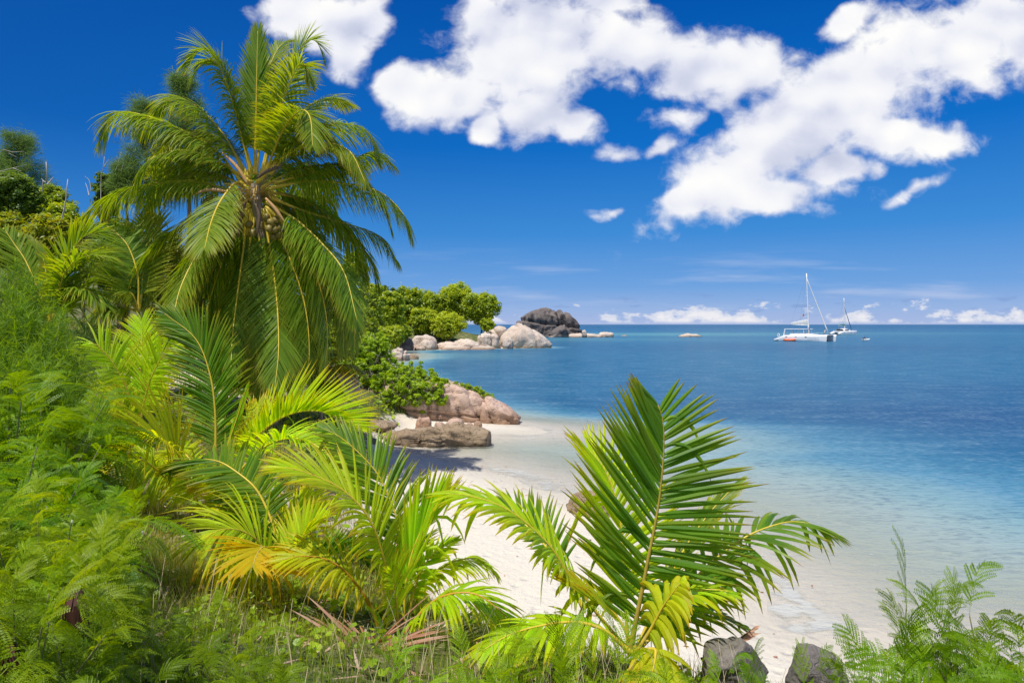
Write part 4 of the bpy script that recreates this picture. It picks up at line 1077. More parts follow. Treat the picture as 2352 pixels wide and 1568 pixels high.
broad_tree('hill_tree', 'small bright tree seen between the right fronds of the tall palm', 815, 570, 650, 30, 85, M_BROAD, 'tree', 26, 110, .26, 36, .6)
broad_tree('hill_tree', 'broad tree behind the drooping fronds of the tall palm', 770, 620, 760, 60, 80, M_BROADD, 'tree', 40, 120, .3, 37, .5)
broad_tree('shore_bush', 'dense bush filling the slope right behind the tall palm', 770, 725, 850, 45, 48, M_BROAD, 'bush', 34, 120, .17, 38, .5)
broad_tree('shore_bush', 'leafy bush at the foot of the slope above the vine rock', 800, 770, 850, 40, 52, M_BROAD, 'bush', 30, 120, .17, 39, .55)
broad_tree('headland_bush', 'yellow-green bush low on the slope between palm and headland trees', 850, 715, 800, 34, 100, M_BROADY, 'bush', 26, 110, .28, 40, .6)
for a_ in [('tall leafy tree filling the bank between tall palm and headland', 845, 628, 795, 46, 100, M_BROAD, .5), ('leafy tree stepping down from the bank to the headland trees', 895, 655, 800, 40, 112, M_BROAD, .55), ('low leafy bush at the head of the far beach', 900, 740, 805, 30, 98, M_BROAD, .6)]:
    broad_tree('headland_tree', a_[0], *a_[1:6], a_[6], n=34, per=120, leaf=.3, seed=int(a_[1] * 3), bright=a_[7], group=GH)
# left hillside
GL = 'broad-leaved hillside shrubs on the left'
for a_ in [('olive green hillside shrub at the left edge', 20, 470, 640, 70, 27, M_BROADY, .5),
           ('yellowish hillside shrub above the arching green palm', 100, 480, 640, 62, 26, M_BROADY, .65),
           ('dark glossy hillside shrub on the skyline beside the bleached snag', 112, 420, 520, 52, 33, M_BROAD, .4),
           ('green hillside shrub at the left edge under the needle tree', 25, 425, 520, 60, 34, M_BROAD, .45),
           ('hillside shrub right of the bleached snag', 190, 485, 640, 48, 30, M_BROAD, .4),
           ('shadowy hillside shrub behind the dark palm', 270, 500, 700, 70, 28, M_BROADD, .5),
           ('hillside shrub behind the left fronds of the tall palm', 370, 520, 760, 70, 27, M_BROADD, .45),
           ('tall dense hillside tree at the left edge below the needle tree', 30, 385, 520, 75, 31, M_BROADD, .5),
           ('dense green hillside tree behind the bleached snag', 150, 455, 600, 60, 31, M_BROAD, .45),
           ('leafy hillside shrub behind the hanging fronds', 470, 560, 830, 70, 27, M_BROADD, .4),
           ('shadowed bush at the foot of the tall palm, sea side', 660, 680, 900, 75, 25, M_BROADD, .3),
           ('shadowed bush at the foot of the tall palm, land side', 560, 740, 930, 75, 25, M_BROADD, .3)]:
    broad_tree('hillside_shrub', a_[0], *a_[1:6], a_[6], 'shrub', 40, 130, .11, int(a_[1] + a_[2]), a_[7], GL)
broad_tree('hillside_shrub', 'small dark-leaved shrub on the skyline under the wispy trees', 245, 385, 520, 34, 34, M_BROADD, 'shrub', 26, 100, .13, 77, .45, GL)

def needle_tree(label, px, ytop, ybot, rx, Y, n, seed, mat, group=None, lean=0.):
    r = np.random.default_rng(seed); k = Y / F0
    x = (px - HX) * k; zt = EYE + (HY - ytop) * k; zb = EYE + (HY - ybot) * k; R = rx * k; z0 = gz1(x + lean, Y)
    root = empty('needle_tree', label, 'tree', (x + lean, Y, z0), group); org = np.array(root.location)
    fol = Acc(); wd = Acc()
    top = np.array([x, Y, zt - .2])
    tr, _ = spline([org + [0, 0, -.3], org * .5 + top * .5 + [.2, 0, 0], top], 30); addtube(wd, tr, np.linspace(.16, .02, 30), 7)
    for i in range(n):
        f = r.uniform(0, 1); z = zb + (zt - zb) * f
        az = r.uniform(0, 6.28); l = R * (1.05 - .75 * f) * r.uniform(.5, 1.1)
        b = np.array([np.interp(z - .25 * l, tr[:, 2], tr[:, q]) for q in range(3)])
        e = b + [math.cos(az) * l, math.sin(az) * l, l * r.uniform(.25, .75)]
        c, _ = spline([b, (b + e) / 2 + [0, 0, -.08 * l], e], 10); addtube(wd, c, np.linspace(.03, .006, 10), 4)
        for g in (.45, .7, .88, 1.):
            m = 50; p = np.array([np.interp(g, np.linspace(0, 1, 10), c[:, q]) for q in range(3)])
            pos = p + r.normal(0, .16, (m, 3)); dirs = nrm(nrm(e - b)[None] * .6 + [0, 0, .5] + r.normal(0, .6, (m, 3)))
            C = np.stack([np.clip(r.normal(.45, .2, m), 0, 1), np.zeros(m), np.full(m, .05)], 1)
            needles(fol, pos, dirs, r.uniform(.2, .42, m), .008, r, C, .9)
    fol.build('crown', mat, root, org); wd.build('trunk', M_WOOD, root, org, smooth=True)
needle_tree('wispy grey-green tree rising behind the left top of the tall palm', 425, 185, 440, 78, 31, 95, 5, M_NEEDLE_B, 'wispy needle trees on the skyline')
needle_tree('wispy tree behind the upper left frond of the tall palm', 330, 235, 460, 66, 33, 75, 6, M_NEEDLE_B, 'wispy needle trees on the skyline')
needle_tree('low wispy tree on the skyline left of the tall palm', 285, 370, 480, 40, 33, 40, 7, M_NEEDLE_B, 'wispy needle trees on the skyline')
needle_tree('dark needle tree at the top left edge', 40, 318, 500, 85, 36, 110, 8, M_NEEDLE_B, 'wispy needle trees on the skyline')
# bleached dead stems
def snag(label, paths, Y, r0):
    p0 = P(*paths[0][0], Y); z0 = gz1(p0[0], Y)
    root = empty('dead_snag', label, 'dead tree', (p0[0], Y, min(z0, p0[2]))); org = np.array(root.location)
    a = Acc()
    for j, pth in enumerate(paths):
        q = [P(x, y, Y + .15 * i * (j % 3 - 1)) for i, (x, y) in enumerate(pth)]
        if j == 0: q = [np.array([q[0][0], Y, org[2]])] + q if q[0][2] - org[2] > .2 else q
        c, _ = spline(q, 16); rr = r0 * (1 if j == 0 else .5)
        addtube(a, c, np.linspace(rr, rr * .25, 16), 6)
    a.build('branch', M_SNAG, root, org, smooth=True)
snag('tall bleached dead trunk standing alone against the blue sky', [[(140,532),(150,470),(156,412)]], 28, .07)
snag('pale forked dead branches on the skyline beside the wispy trees', [[(232,420),(238,385),(240,360)],[(238,385),(246,372),(250,366)],[(265,395),(272,372),(278,350)],[(278,395),(290,360),(300,335)],[(210,440),(205,415),(195,405)],[(205,450),(200,430),(196,420)]], 32.5, .05)
snag('broken white dead limbs above the glossy hillside shrub', [[(98,430),(108,420),(106,372)],[(104,420),(95,410)],[(108,425),(122,407)],[(30,445),(35,410)]], 32, .07)
snag('grey bare branches reaching in from the top left edge', [[(-8,372),(20,352),(55,348)],[(-5,395),(30,386),(62,378)],[(20,352),(40,362)],[(30,386),(50,394)]], 33, .035)
snag('pale broken stem among the shadowy palms', [[(318,560),(312,540),(306,520)],[(318,560),(330,585)]], 20, .05)

# ------------------------------------------------------------------ rocks
M_ROCK = rockmat('pink_granite', (.64, .43, .33), (.70, .52, .42), (.27, .18, .14), .35, (.9, .5, (.33, .19, .11)), 1.2, .7)
M_ROCKP = rockmat('pale_granite', (.60, .48, .39), (.70, .60, .50), (.33, .25, .20), .35, (.8, .8, (.30, .20, .13)), .45, .5)
M_ROCKD = rockmat('dark_granite', (.16, .135, .125), (.23, .195, .175), (.04, .036, .038), 1.0, (1.2, 1.5, (.42, .33, .26)), .22, .6)
M_ROCKB = rockmat('brown_ledge', (.40, .29, .19), (.48, .37, .26), (.16, .12, .08), .1, None, 1.6, .9)
M_ROCKG = rockmat('grey_boulder', (.15, .135, .125), (.24, .215, .20), (.05, .045, .042), .15, None, 3.5, .6)
_ico = {}
def ico(n):
    if n in _ico: return _ico[n]
    import bmesh
    bm = bmesh.new(); bmesh.ops.create_icosphere(bm, subdivisions=n, radius=1)
    V = np.array([v.co[:] for v in bm.verts]); F = np.array([[v.index for v in f.verts] for f in bm.faces]); bm.free()
    _ico[n] = (V, F); return V, F
def fnoise(V, s, seed, octv=4, H=.9):
    o = Vector((seed * 3.7, seed * 1.3, seed * 7.1))
    return np.array([mnoise.fractal(Vector(v) * s + o, H, 2.1, octv) for v in V])
def rock_shape(w, d, h, seed, p=2.6, amp=.16, sub=4, cracks=(), profile=None, fr=1.3, cuts=0):
    """boulder of width w, depth d, height h standing on z=0, one third of it buried"""
    U, F = ico(sub); r = np.random.default_rng(seed)
    V = U / (np.abs(U) ** p).sum(1, keepdims=True) ** (1 / p)
    H = h * .72
    V = V * np.array([w / 2, d / 2, H])
    s0 = (w * d * h) ** (1 / 3) * .5; s0 = min(s0, 1.4 * h)
    N = nrm(V / np.array([w / 2, d / 2, H]) ** 2)
    n1 = fnoise(V / s0, fr * .8, seed, 4); n2 = fnoise(V / s0, fr * 2.6, seed + 5, 4)
    V = V + N * (s0 * (amp * 1.15 * n1 + amp * .45 * n2))[:, None]
    for i in range(cuts):   # joint planes shear off flat faces
        n = nrm(r.normal(0, 1, 3) * [1, 1, .55]); s = (V * n).sum(1); off = s.max() * r.uniform(.62, .86)
        V = V - n * (np.maximum(s - off, 0) * .93)[:, None]
    V[:, 0] *= w / np.ptp(V[:, 0]); V[:, 0] -= (V[:, 0].max() + V[:, 0].min()) / 2
    V[:, 2] += h - V[:, 2].max()
    if profile is not None:
        xs_, ys_ = zip(*profile); s = np.interp(V[:, 0] / w, xs_, ys_)
        V[:, 2] = np.where(V[:, 2] > 0, V[:, 2] * s, V[:, 2])
    for nx, ny, nz, off, wd, dp in cracks:
        ds = V @ np.array([nx, ny, nz]) - off + .02 * w * fnoise(V / s0, 1.2, seed + 9, 2)
        V = V - N * (dp * np.exp(-(ds / wd) ** 2))[:, None]
    return V, F
def rock(label, x0, x1, yt, yb, Y, mat, seed, dep=.75, cat='rock', name='boulder', group=None, zb=None, tilt=0., **kw):
    k = Y / F0; w = (x1 - x0) * k; x = ((x0 + x1) / 2 - HX) * k; z0 = EYE + (HY - yb) * k if zb is None else zb
    h = max(EYE + (HY - yt) * k - z0, .15)
    d = w * dep
    V, F = rock_shape(w, d, h, seed, **kw)
    if tilt:
        c, s = math.cos(tilt), math.sin(tilt); V = np.stack([V[:, 0] * c + V[:, 2] * s, V[:, 1], -V[:, 0] * s + V[:, 2] * c], 1)
    o = mk(name, V, F, mat, smooth=True)
    o.location = (x, Y + d * .35, z0)
    return tag(o, label, cat, group)
L_ = lambda x, y: (CR['L'][0] + CR['L'][2] * x, CR['L'][1] + CR['L'][2] * y)
def rockL(label, x0, x1, yt, yb, Y, mat, seed, **kw):
    a_, b_ = L_(x0, yt); c_, d_ = L_(x1, yb); return rock(label, a_, c_, b_, d_, Y, mat, seed, **kw)
GR = 'pale granite boulders along the headland foot'
# headland
rockL('huge dark weathered boulder with black vertical streaks at the tip of the headland', 1402, 1912, 418, 640, 262, M_ROCKD, 3, p=2.7, amp=.13, sub=6, dep=.6,
      cracks=[(1, .2, 0, 2.5, .7, 1.6), (1, .1, .25, 8.2, .6, 1.3), (.15, 0, 1, 5.2, .5, 1.3), (.8, 0, .5, -8.5, .5, .9), (1, -.1, -.3, -2, .35, .6)], profile=[(-.5, .8), (-.3, .98), (-.05, 1.02), (.12, .93), (.3, .9), (.42, .72), (.5, .5)])
rockL('brown triangular slab leaning on the huge dark boulder', 1640, 1805, 540, 645, 250, M_ROCKD, 4, p=2., amp=.2, profile=[(-.5, .3), (.3, 1.1), (.5, .3)])
rockL('pale flat shelf of rock beside the huge dark boulder', 1800, 2050, 612, 648, 252, M_ROCKP, 5, amp=.25)
rockL('low pale rock out in the water right of the headland tip', 2022, 2134, 603, 640, 256, M_ROCKP, 6, p=3.)
rockL('small pale knob standing on the shelf by the huge boulder', 1895, 1932, 588, 625, 250, M_ROCKP, 7)
rockL('small round pale rock wedged left of the huge dark boulder', 1402, 1466, 538, 600, 200, M_ROCKP, 8)
rockL('large pale dome boulder with a smooth sunlit top', 1278, 1684, 553, 727, 136, M_ROCKP, 9, p=2.5, amp=.1, sub=5, profile=[(-.5, .9), (-.25, 1.03), (0, 1.), (.3, .72), (.5, .45)], cracks=[(1, .2, .1, 1.7, .18, .5), (1, 0, -.2, -2.6, .12, .3)], group=GR)
rockL('upright egg-shaped boulder in front of the large pale dome', 1308, 1392, 638, 732, 131, M_ROCKP, 10, p=2.2, group=GR)
rockL('blocky pink boulder split by cracks left of the large dome', 1116, 1292, 612, 734, 134, M_ROCKP, 11, p=4, amp=.12, sub=5, cracks=[(1, 0, .1, -1.4, .12, .5), (1, .1, 0, .6, .1, .4)], group=GR)
rockL('pale boulder peeking over the left shoulder of the large dome', 1236, 1345, 558, 630, 142, M_ROCKP, 12, group=GR)
rockL('grey rocks behind the blocky pink boulder under the trees', 1160, 1300, 580, 680, 142, M_ROCKP, 13, amp=.25, group=GR)
rockL('broad flat-topped boulder below the bright headland tree', 806, 1150, 648, 744, 130, M_ROCKP, 14, p=3, amp=.13, sub=5, profile=[(-.5, .75), (-.1, .85), (.2, 1.), (.5, .8)], cracks=[(.3, 0, 1, 1.6, .1, .3)], group=GR)
rockL('low pale slab at the water in front of the blocky boulder', 1068, 1256, 706, 744, 127, M_ROCKP, 15, group=GR)
rockL('low pale slab in front of the flat-topped boulder', 850, 1072, 700, 744, 126, M_ROCKP, 16, group=GR)
rockL('tall rounded boulder at the tree-shaded left end of the headland', 626, 826, 622, 738, 128, M_ROCKP, 17, p=3, group=GR)
rockL('rounded boulder in front of the tree-shaded one', 688, 815, 660, 742, 126, M_ROCKP, 18, p=2.4, group=GR)
rockL('dark shaded rock under the headland bushes', 520, 650, 640, 735, 124, M_ROCKD, 19)
rockL('small long rock lying at the edge of the far beach', 655, 740, 712, 742, 124, M_ROCKP, 20, group=GR)
rockL('pale two-humped rock by the little far beach', 470, 620, 718, 832, 88, M_ROCKP, 21, p=3, amp=.2, sub=5, cracks=[(.3, 0, 1, 1.6, .12, .4), (1, 0, 0, .6, .1, .4)])
rockL('flat brown rock beside the two-humped rock', 605, 690, 766, 802, 92, M_ROCKB, 22)
rock('lone smooth rock in open water left of the yachts', 1561, 1615, 764.5, 773.5, 262, M_ROCKP, 23, p=2.3, dep=.5, profile=[(-.5, .8), (0, 1.), (.2, .95), (.5, .45)])
rock('tiny rock just breaking the surface beyond the headland', 1428, 1441, 769, 773, 280, M_ROCKB, 24)
# vine-covered rock
rockL('big pink granite rock with dark vertical cracks and vines on top', 210, 1262, 965, 1312, 32.6, M_ROCK, 25, p=4.5, amp=.10, cuts=4, sub=6, dep=.42, zb=0.,
      profile=[(-.5, 1.1), (-.1, 1.1), (.12, 1.02), (.25, .96), (.4, .66), (.5, .4)],
      cracks=[(1, .1, 0, -2.4, .06, .22), (1, -.1, .06, -1.05, .06, .26), (1, .05, -.1, .1, .055, .2), (1, .1, .1, .6, .05, .16), (1, 0, .35, 1.9, .05, .2), (.1, 0, 1, .62, .05, .14), (1, 0, -.15, -1.8, .05, .2), (.9, 0, .4, 2.5, .06, .22), (.05, .2, 1, 1.25, .045, .12)], fr=1.6)
rockL('wedge-shaped pink rock split off the seaward end of the vine rock', 1120, 1450, 1078, 1298, 32.2, M_ROCK, 26, p=3.2, amp=.12, sub=5, dep=.8, zb=0., profile=[(-.5, 1.1), (-.2, 1.0), (.15, .66), (.5, .3)], fr=2., cracks=[(1, .1, .35, -.42, .035, .2)])
rockL('long low brown ledge lying in front of the vine rock', 330, 1225, 1282, 1448, 26.4, M_ROCKB, 27, p=5, amp=.2, cuts=6, sub=5, dep=.26, zb=0., profile=[(-.5, .5), (-.2, .85), (.1, 1.), (.3, 1.), (.5, .8)], cracks=[(1, .2, .1, -.5, .04, .15), (1, 0, .2, .4, .04, .15), (1, 0, -.2, 1.3, .04, .12)], fr=2.5)
for a_ in [('rounded pink boulder between the vine rock and the brown ledge', 888, 1042, 1245, 1320, 28., M_ROCK, 28), ('smaller pink boulder left of the rounded one', 785, 892, 1270, 1330, 28., M_ROCK, 29),
           ('small brown stone right of the rounded pink boulder', 1030, 1104, 1272, 1318, 28.6, M_ROCK, 30), ('orange-brown stone at the foot of the vine rock, right', 1095, 1160, 1262, 1300, 30.5, M_ROCK, 31),
           ('blocky pink stone leaning at the foot of the vine rock', 660, 785, 1232, 1330, 30., M_ROCK, 38),
           ('low brown rock at the landward end of the ledge', 170, 520, 1262, 1400, 27.4, M_ROCKB, 32), ('dark wet rock on the sand in front of the ledge', 268, 382, 1438, 1495, 25., M_ROCKG, 33),
           ('tiny dark stone on the shaded sand', 360, 392, 1545, 1562, 23.6, M_ROCKG, 34)]:
    rockL(*a_[:7], a_[7], p=2.6, amp=.2, zb=gz1((L_((a_[1] + a_[2]) / 2, 0)[0] - HX) / F0 * a_[5], a_[5]) - .03)
def rockC(label, crop, x0, x1, yt, yb, Y, mat, seed, **kw):
    (a_, b_), (c_, d_) = cv(crop, [(x0, yt), (x1, yb)]); return rock(label, a_, c_, b_, d_, Y, mat, seed, **kw)
rockC('shaded pink rock under the tall palm beside the vine rock', 'E', 980, 1260, 615, 740, 25.5, M_ROCK, 40, amp=.18)
rockC('long pink rock low under the arching bright frond', 'E', 890, 1240, 680, 850, 24., M_ROCK, 41, amp=.15)
rockC('pink rock half hidden by the arching bright frond tip', 'E', 1180, 1640, 705, 800, 24.5, M_ROCKB, 42, amp=.18)
rockC('square pink block on the sand behind the dark frond', 'E', 1335, 1640, 775, 905, 22., M_ROCK, 43, p=5., amp=.1, cuts=6)
rockC('brown rock on the beach half hidden by the big front palm', 'H', 300, 670, 200, 390, 16.6, M_ROCKB, 44, p=2.4, amp=.25, sub=5, profile=[(-.5, .9), (.1, .9), (.5, .5)])
rockC('dark boulder on the sand behind the yellow arching frond', 'F', 1540, 1720, 395, 480, 14.4, M_ROCKG, 45, amp=.2)
rockC('grey boulder behind the stalks of the orange-stalked palm', 'G', 380, 540, 628, 850, 10.8, M_ROCKG, 46, amp=.16)
rockC('pale pointed boulder between two young palms', 'G', 560, 700, 678, 870, 10.4, M_ROCK, 47, amp=.2, p=2.2)
rockC('grey upright rock in the shade left of the orange leaf stalk', 'G', 190, 450, 850, 1090, 8.6, M_ROCKG, 48, p=4, amp=.14, cuts=6)
rockC('pinkish boulder at the edge of the beach below the young palm', 'G', 1060, 1300, 1135, 1300, 8.8, M_ROCK, 49, amp=.17, sub=5)
rockC('low pale sandy rock under the orange-stalked palm', 'G', 840, 1110, 1180, 1420, 6.9, M_ROCKP, 50, amp=.15)
rockC('small brown stone on the white sand', 'G', 1262, 1340, 1092, 1135, 10.4, M_ROCKB, 51)
rockC('dark grey boulder right of the big front palm', 'H', 1280, 1790, 1300, 1560, 5.6, M_ROCKG, 52, amp=.2, zb=None, p=2.6, sub=5, tilt=.2, cuts=5, profile=[(-.5, .55), (0, 1.), (.5, .5)])
rockC('smaller dark grey rock with a sunlit edge near the right corner', 'M', 800, 1180, 915, 1170, 5.2, M_ROCKG, 53, amp=.22, p=2.6, sub=5, tilt=-.25, cuts=5, profile=[(-.5, .6), (-.1, 1.), (.5, .6)])
rockC('pale grey boulder in the sunlit gap behind the upright young palm', 'D', 690, 890, 735, 900, 25., M_ROCKP, 54, p=3.5, amp=.12)

# vine and glossy shrubs over the pink rock
def vine(label, blobs, Y, seed, per=1100, leaf=.085, dry=.25):
    r = np.random.default_rng(seed)
    c0 = np.mean([P(*L_(x, y), Y)[0] for x, y, *_ in blobs])
    root = empty('vine_shrub', label, 'shrub', (c0, Y, 1.2), 'glossy shrubs draped over the pink rock'); org = np.array(root.location)
    fol = Acc(); tw = Acc()
    for x, y, rad, dy in blobs:
        c = P(*L_(x, y), Y + dy); rr = rad * .31123 / F0 * Y
        nd = nrm(r.normal(0, 1, 3))
        for j in range(56):
            cc = c + r.normal(0, .55, 3) * rr
            leafclump(fol, cc, rr * r.uniform(.12, .32), per // 30, leaf, r, .58 + r.normal(0, .16), .8, .03)
        k = int(40 * (1 + 2 * dry))
        for j in range(k):
            p = c + r.normal(0, .45, 3) * rr; e = p + r.normal(0, .35, 3) * [1, 1, 1.3] * rr * 1.2 - [0, 0, rr * .3]
            cc, _ = spline([p, (p + e) / 2 + r.normal(0, .1, 3) * rr, e], 5); addtube(tw, cc, .006, 3)
    fol.build('foliage', M_GLOSS, root, org); tw.build('twig', M_TWIG, root, org)
vine('tall glossy mound of vine on the landward half of the pink rock', [(330,700,80,.6),(250,760,90,.4),(400,760,85,.5),(180,830,80,.2),(340,840,110,0),(450,840,70,.4),(250,930,90,-.2),(420,930,90,-.2),(330,1020,90,-.4),(430,1040,70,-.4),(490,930,60,.3),(150,920,70,.2),(280,780,90,0),(380,700,70,.4),(300,960,90,-.5),(400,990,80,-.4),(460,960,80,-.2),(330,1080,60,-.7),(430,1110,50,-.7),(220,1000,80,-.3)], 33.2, 1)
vine('glossy vine with yellow leaves spilling over the middle of the rock', [(580,920,60,.5),(660,920,65,.5),(740,950,60,.4),(810,980,60,.4),(560,1000,70,-.2),(650,1010,75,-.3),(740,1030,70,-.3),(830,1050,55,-.2),(600,1080,55,-.5),(700,1090,55,-.5),(860,1110,35,-.4),(500,1060,60,-.4),(890,1000,45,.3),(520,1120,40,-.5),(620,1000,70,0),(700,1000,70,.1),(780,1080,55,-.4),(560,930,60,.2),(460,1100,50,-.6),(680,950,60,.3)], 32.6, 2, dry=.5)
vine('thin trailing vine along the seaward ridge of the pink rock', [(960,1000,25,.4),(1010,1005,22,.4),(1060,1015,20,.4),(1110,1030,22,.4),(1150,1050,20,.4),(1190,1075,22,.3),(1220,1090,18,.3)], 32.8, 3, per=160)

# ------------------------------------------------------------------ grass, creepers, litter
def scatter(n, test, lo, hi, seed):
    r = np.random.default_rng(seed); x = r.uniform(lo[0], hi[0], n); y = r.uniform(lo[1], hi[1], n)
    keep = test(x, y, r); x, y = x[keep], y[keep]
    return x, y, gz(x, y), r
def inview(x, y): return (np.abs(x) < y * .82 + .6)
def grass(n, seed, acc, hmin, hmax, w, lo, hi, thr, lean=.5, yel=.1):
    x, y, z, r = scatter(n, lambda x, y, r: inview(x, y) & (sdist(Bl, x, y) > .5 + r.uniform(0, .9, len(x))) & (vnoise(x, y, 1.3, 2) > thr), lo, hi, seed)
    k = len(x); a_ = r.uniform(0, 6.28, k); h = r.uniform(hmin, hmax, k)
    d = np.stack([np.cos(a_), np.sin(a_), 0 * a_], 1); sv = np.stack([-np.sin(a_), np.cos(a_), 0 * a_], 1) * w
    b = np.stack([x, y, z - .02], 1); ln = r.uniform(.1, lean, k)[:, None] * h[:, None]
    m = b + d * ln * .35 + np.stack([0 * h, 0 * h, h * .6], 1); e = b + d * ln + np.stack([0 * h, 0 * h, h * .92], 1)
    V = np.stack([b - sv, b + sv, m + sv * .7, m - sv * .7, e + sv * .1, e - sv * .1], 1).reshape(-1, 3)
    F = (np.array([[0, 1, 2, 3], [3, 2, 4, 5]])[None] + (np.arange(k) * 6)[:, None, None]).reshape(-1, 4)
    C = np.zeros((k, 6, 3)); C[:, :, 0] = np.clip(r.normal(.5, .2, k), 0, 1)[:, None]; C[:, :, 1] = np.array([0, 0, .6, .6, 1, 1])
    C[:, :, 2] = np.clip(r.normal(yel, .2, k) + .5 * (vnoise(x, y, .7, 4) - .45), 0, 1)[:, None]
    acc.add(V, F, C.reshape(-1, 3))
a = Acc()
grass(42000, 1, a, .08, .26, .0035, (-7, 2.2), (5, 8), .25)
grass(42000, 2, a, .08, .30, .006, (-14, 7), (-1, 17), .3, yel=.2)
grass(26000, 3, a, .1, .4, .012, (-30, 14), (-3, 34), .2)
tag(a.build('grass', M_GRASS), kind='stuff', label='mixed green and straw-coloured grass covering the bank')
def leafy(n, seed, acc, size, lo, hi, thr, hmax=.12):
    x, y, z, r = scatter(n, lambda x, y, r: inview(x, y) & (sdist(Bl, x, y) > .2 + r.uniform(0, .6, len(x))) & (vnoise(x, y, .9, 11) > thr), lo, hi, seed)
    k = len(x); p = np.stack([x, y, z + r.uniform(.02, hmax, k)], 1)
    nv = nrm(r.normal(0, .45, (k, 3)) + [0, 0, 1.]); a_ = nrm(np.cross(nv, r.normal(0, 1, (k, 3)))); b_ = np.cross(nv, a_); s = size * r.uniform(.5, 1.2, k)[:, None]
    th = np.arange(6) * np.pi / 3
    V = np.stack([p + (a_ * math.cos(t_) + b_ * math.sin(t_)) * s * (1 if i else .75) + nv * s * .2 * abs(math.sin(t_)) for i, t_ in enumerate(th)], 1).reshape(-1, 3)
    o = (np.arange(k) * 6)[:, None]
    F = np.concatenate([o + np.array([[0, 1, 2, 3]]), o + np.array([[0, 3, 4, 5]])])
    C = np.repeat(np.stack([np.clip(r.normal(.5, .2, k), 0, 1), 0 * x, np.clip(r.normal(0, .1, k), 0, 1)], 1), 6, 0)
    acc.add(V, F, C)
a = Acc()
leafy(5200, 5, a, .035, (-6, 2.4), (3, 9), .45)
leafy(5200, 6, a, .05, (-12, 6), (0, 14), .5)
leafy(7000, 9, a, .09, (-26, 13), (-3, 34), .35, .35)
tag(a.build('creeper', M_GLOSS), kind='stuff', label='round-leaved green creeper carpeting the ground under the palms')
# tall dry stalks
x, y, z, r = scatter(420, lambda x, y, r: inview(x, y) & (sdist(Bl, x, y) > 1.2), (-4.5, 2.4), (2, 5.5), 21)
a = Acc()
for i in range(len(x)):
    a_ = r.uniform(0, 6.28); h = r.uniform(.25, .7); b = np.array([x[i], y[i], z[i] - .03]); e = b + [math.cos(a_) * h * .35, math.sin(a_) * h * .35, h]
    c, _ = spline([b, b * .5 + e * .5 + [0, 0, .05], e], 6); addtube(a, c, np.linspace(.0035, .0015, 6), 3)
tag(a.build('dry_stalk', M_STRAW), kind='stuff', label='thin straw-coloured dry stalks sticking up from the grass')
# leaf litter: dead leaflets and twigs on the soil
x, y, z, r = scatter(3600, lambda x, y, r: inview(x, y) & (sdist(Bl, x, y) > -.3) & (vnoise(x, y, .8, 30) > .4), (-14, 3), (3, 22), 22)
k = len(x); a_ = r.uniform(0, 6.28, k); l = r.uniform(.06, .28, k) * (1 + y / 25)
p = np.stack([x, y, z + r.uniform(.01, .05, k)], 1); d = np.stack([np.cos(a_), np.sin(a_), r.normal(0, .15, k)], 1) * l[:, None]; sv = np.stack([-np.sin(a_), np.cos(a_), r.normal(0, .4, k)], 1) * (.009 + .0006 * y)[:, None]
V = np.stack([p - d * .5, p + sv, p + d * .5, p - sv], 1).reshape(-1, 3)
C = np.repeat(np.stack([r.uniform(0, 1, k), 0 * x, r.uniform(0, .8, k)], 1), 4, 0)
tag(mk('leaf_litter', V, np.arange(k * 4).reshape(-1, 4), M_DEADPALM, col=C), kind='stuff', label='brown dead leaflets and twigs littering the soil')

x, y, z, r = scatter(1500, lambda x, y, r: inview(x, y) & (sdist(Bl, x, y) < -.2) & (sdist(Wl, x, y) > -1.) & (r.random(len(x)) < .25 + .75 * np.exp(-((sdist(Wl, x, y) - 1.6 - .8 * vnoise(x, y, .5, 9)) / .35) ** 2)), (-6, 9), (8, 30), 77)
k = len(x); a_ = r.uniform(0, 6.28, k); l = r.uniform(.015, .11, k)
p = np.stack([x, y, np.maximum(z, .0) + .012], 1); dd = np.stack([np.cos(a_), np.sin(a_), r.normal(0, .1, k)], 1) * l[:, None]; sv = np.stack([-np.sin(a_), np.cos(a_), r.normal(0, .3, k)], 1) * (l * .3)[:, None]
V = np.stack([p - dd * .5, p + sv, p + dd * .5 + [0, 0, .004], p - sv], 1).reshape(-1, 3)
C = np.repeat(np.stack([r.uniform(0, 1, k), 0 * x, r.uniform(0, .9, k)], 1), 4, 0)
tag(mk('beach_debris', V, np.arange(k * 4).reshape(-1, 4), M_DEADPALM, col=C), kind='stuff', label='bits of dry leaf and coral scattered along the tide line')
# ------------------------------------------------------------------ boats
M_GEL = plain('white_gelcoat', (.80, .80, .79), .25, .03, 2., .5)
M_BOTTOM = plain('dark_waterline_paint', (.02, .06, .05), .5, .2, 2.)
M_DGLASS = plain('dark_window', (.03, .04, .05), .1, .2, 2., .8)
M_ALU = plain('mast_aluminium', (.72, .73, .74), .35, .05, 1., .5)
M_SAIL = plain('sail_cover', (.62, .63, .62), .8, .12, 3.)
M_WIRE = plain('rigging_wire', (.25, .27, .3), .5, .1, 1.)
M_FURLB = plain('blue_furled_sail', (.05, .10, .28), .7, .15, 2.)
M_ORANGE = plain('orange_fabric', (.75, .13, .03), .6, .15, 4.)
M_NET = plain('trampoline_net', (.30, .36, .33), .9, .2, 6.)
M_RED = plain('red_cloth', (.60, .05, .04), .7, .1, 4.)
M_TEAL = plain('teal_cover', (.05, .26, .22), .8, .15, 3.)
M_INK = plain('grey_blue_lettering', (.30, .36, .48), .6, .05, 3.)
M_RIB = plain('inflatable_tube', (.74, .74, .72), .5, .05, 3.)
M_MOTOR = plain('outboard_motor', (.04, .04, .045), .4, .2, 4.)

